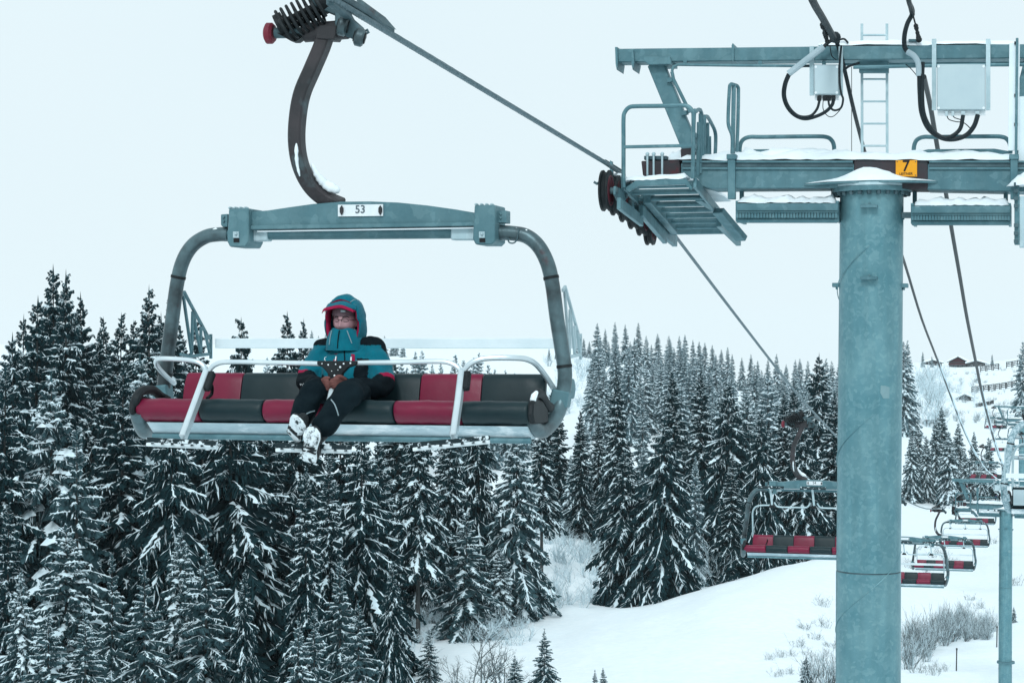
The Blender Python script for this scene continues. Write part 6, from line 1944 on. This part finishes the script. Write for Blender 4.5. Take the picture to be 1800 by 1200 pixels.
# ------------------------------------------------------------------ chalet, huts and snow fences on the far hillside
def chalet(px, d, wid_, hgt, dep, label, main=True):
    x = (px - 900) / F * d
    o = empty('wooden_chalet' if main else 'hut', (x, d, ground(x, d) - .4), -.25)
    tag(o, label, 'chalet' if main else 'hut')
    hw, e, p = wid_ / 2, hgt * .58, hgt
    b = MB(); b.box((0, dep / 2, e / 2), (wid_, dep, e)); b.build('wall', 'wood', o)
    b = MB(); b.prism([(-hw, 0, e), (hw, 0, e), (0, 0, p)], (0, dep, 0)); b.build('gable', 'wood_red' if main else 'wood', o)
    for s_ in (-1, 1):
        n_ = Vector((s_ * (p - e), 0, hw)).normalized()
        q = [Vector((0, -.9, p + .05)), Vector((s_ * (hw + .9), -.9, e - .9 * (p - e) / hw + .05)), Vector((s_ * (hw + .9), dep + .5, e - .9 * (p - e) / hw + .05)), Vector((0, dep + .5, p + .05))]
        b = MB(); b.prism(q, n_ * .2); r_ = b.build('roof', 'wood', o)
        b = MB(); b.prism([k + n_ * .21 + Vector((0, .02 if i in (0, 1) else -.1, 0)) for i, k in enumerate(q)], n_ * .8); b.build('roof_snow', 'snow', r_, bevel=.2)
    if main:
        b = MB(); b.box((0, -.7, e * .52), (wid_ + .6, 1.3, .18)); bl = b.build('balcony', 'wood', o)
        b = MB(); b.box((0, -1.3, e * .52 + .55), (wid_ + .6, .08, .8)); b.build('balcony_rail', 'wood_red', bl)
        b = MB(); b.box((0, -1.05, e * .52 + .2), (wid_ + .4, .5, .2)); b.build('balcony_snow', 'snow', bl)
    for k in range(4 if main else 2):
        xx = -hw + wid_ * (k + .5) / (4 if main else 2)
        b = MB(); b.box((xx, -.02, e * .28), (.9, .1, 1.0)); f = b.build('window', 'white_plate', o)
        b = MB(); b.box((xx, -.06, e * .28), (.74, .06, .84)); b.build('pane', 'glass', f)
    return o
chalet(1684, 985, 8.6, 5.4, 9, 'dark wooden chalet with a red gable on the ridge')
chalet(1640, 975, 8.0, 2.8, 6, 'low snow roofed hut left of the red gabled chalet', False)
chalet(1716, 980, 8.5, 2.9, 5, 'low grey annex right of the red gabled chalet', False)
chalet(1696, 715, 4.2, 2.4, 3, 'small dark shed on the hillside below the chalet', False)
def snow_fence(p0, p1, n, h, label, skip=()):
    px0, d0 = p0; px1, d1 = p1
    x0 = (px0 - 900) / F * d0
    o = empty('snow_fence', (x0, d0, ground(x0, d0)))
    tag(o, label, 'snow fence', 'snow fences on the far hillside')
    a0 = None
    P_ = []
    for k in range(n + 1):
        f = k / n
        px, d = px0 + (px1 - px0) * f, d0 + (d1 - d0) * f
        x = (px - 900) / F * d
        P_.append(Vector((x, d, ground(x, d))) - Vector(o.location))
    rg_ = random.Random(n)
    for k in range(n):
        if k in skip:
            continue
        a_, c_ = P_[k], P_[k] + (P_[k + 1] - P_[k]) * .86
        sk = Vector((0, rg_.uniform(-.5, .5), 0))
        b = MB()
        for f in (.05, .95):
            q = a_ + (c_ - a_) * f + sk * f
            b.bar([q - Vector((0, 0, .3)), q + Vector((rg_.uniform(-.15, .15), .25, h * rg_.uniform(.95, 1.1)))], .3, .3)
        b.bar([a_ + Vector((0, 0, .1)), a_ + (c_ - a_) * .45 + sk * .4 + Vector((0, 0, h * .9))], .1, .1)
        pn = b.build('fence_post_pair', 'wood', o)
        for f in (.35, .68, 1.0):
            b = MB(); b.bar([a_ + Vector((0, -.05, h * f * .98)), c_ + sk + Vector((0, -.05, h * f * 1.02))], .12, .36); b.build('slat', 'wood', pn)
            if f > .7:
                b = MB(); b.bar([a_ + Vector((0, -.05, h * f * .98 + .13)), c_ + sk + Vector((0, -.05, h * f * 1.02 + .13))], .1, .09); b.build('slat_snow', 'snow', pn)
snow_fence((1723, 865), (1803, 900), 7, 2.5, 'upper snow fence of leaning wooden panels on the far hillside', (3,))
snow_fence((1708, 745), (1800, 775), 9, 2.2, 'middle snow fence of leaning wooden panels behind the third tower\'s beams')
snow_fence((1716, 690), (1748, 705), 4, 1.2, 'lowest half buried snow fence beside the far chair\'s hanger')
snow_fence((1626, 600), (1660, 612), 4, 1.3, 'half buried railing along the path behind the spruce group')
# marker stakes by the second tower
for px, d, lab in ((1752, 143, 'thin dark stake in the snow beside the second tower pole'), (1681, 132, 'thin dark stake at the bottom edge below the twiggy thicket')):
    x = (px - 900) / F * d
    b = MB(); b.bar([(0, 0, -.2), (.03, 0, 1.5)], .07, .07); b.box((.03, 0, 1.42), (.1, .1, .12)); o = b.build('marker_stake', 'wood'); o.location = (x, d, ground(x, d)); tag(o, lab, 'stake')
# ------------------------------------------------------------------ thin winter air
hz = bpy.data.materials.new('haze_air')
hz.use_nodes = True
hn_ = hz.node_tree
hn_.nodes.clear()
ho = hn_.nodes.new('ShaderNodeOutputMaterial')
pv = hn_.nodes.new('ShaderNodeVolumePrincipled')
pv.inputs['Color'].default_value = (0.90, 0.985, 1.0, 1)
pv.inputs['Density'].default_value = 0.00005
pv.inputs['Anisotropy'].default_value = 0.0
hn_.links.new(pv.outputs[0], ho.inputs['Volume'])
gz = [v.co.z for v in bpy.data.objects['snow_ground'].data.vertices]
gx = [v.co.x for v in bpy.data.objects['snow_ground'].data.vertices]
gy = [v.co.y for v in bpy.data.objects['snow_ground'].data.vertices]
dg = bpy.context.evaluated_depsgraph_get()
dg.update()
zt = max([max((o.matrix_world @ Vector(c)).z for c in o.bound_box) for o in COL.objects if o.type == 'MESH'])
hb_ = MB()
x0, x1, y0, y1, z0, z1 = min(gx) - 20, max(gx) + 20, -30.0, max(gy) + 20, min(gz) - 1.0, zt + 3.0
hb_.box(((x0 + x1) / 2, (y0 + y1) / 2, (z0 + z1) / 2), (x1 - x0, y1 - y0, z1 - z0))
M['haze_air'] = hz
tag(hb_.build('haze', 'haze_air', smooth=False), 'thin pale winter haze over the whole valley', None, None, 'stuff')
print('haze', x0, x1, y0, y1, z0, z1)
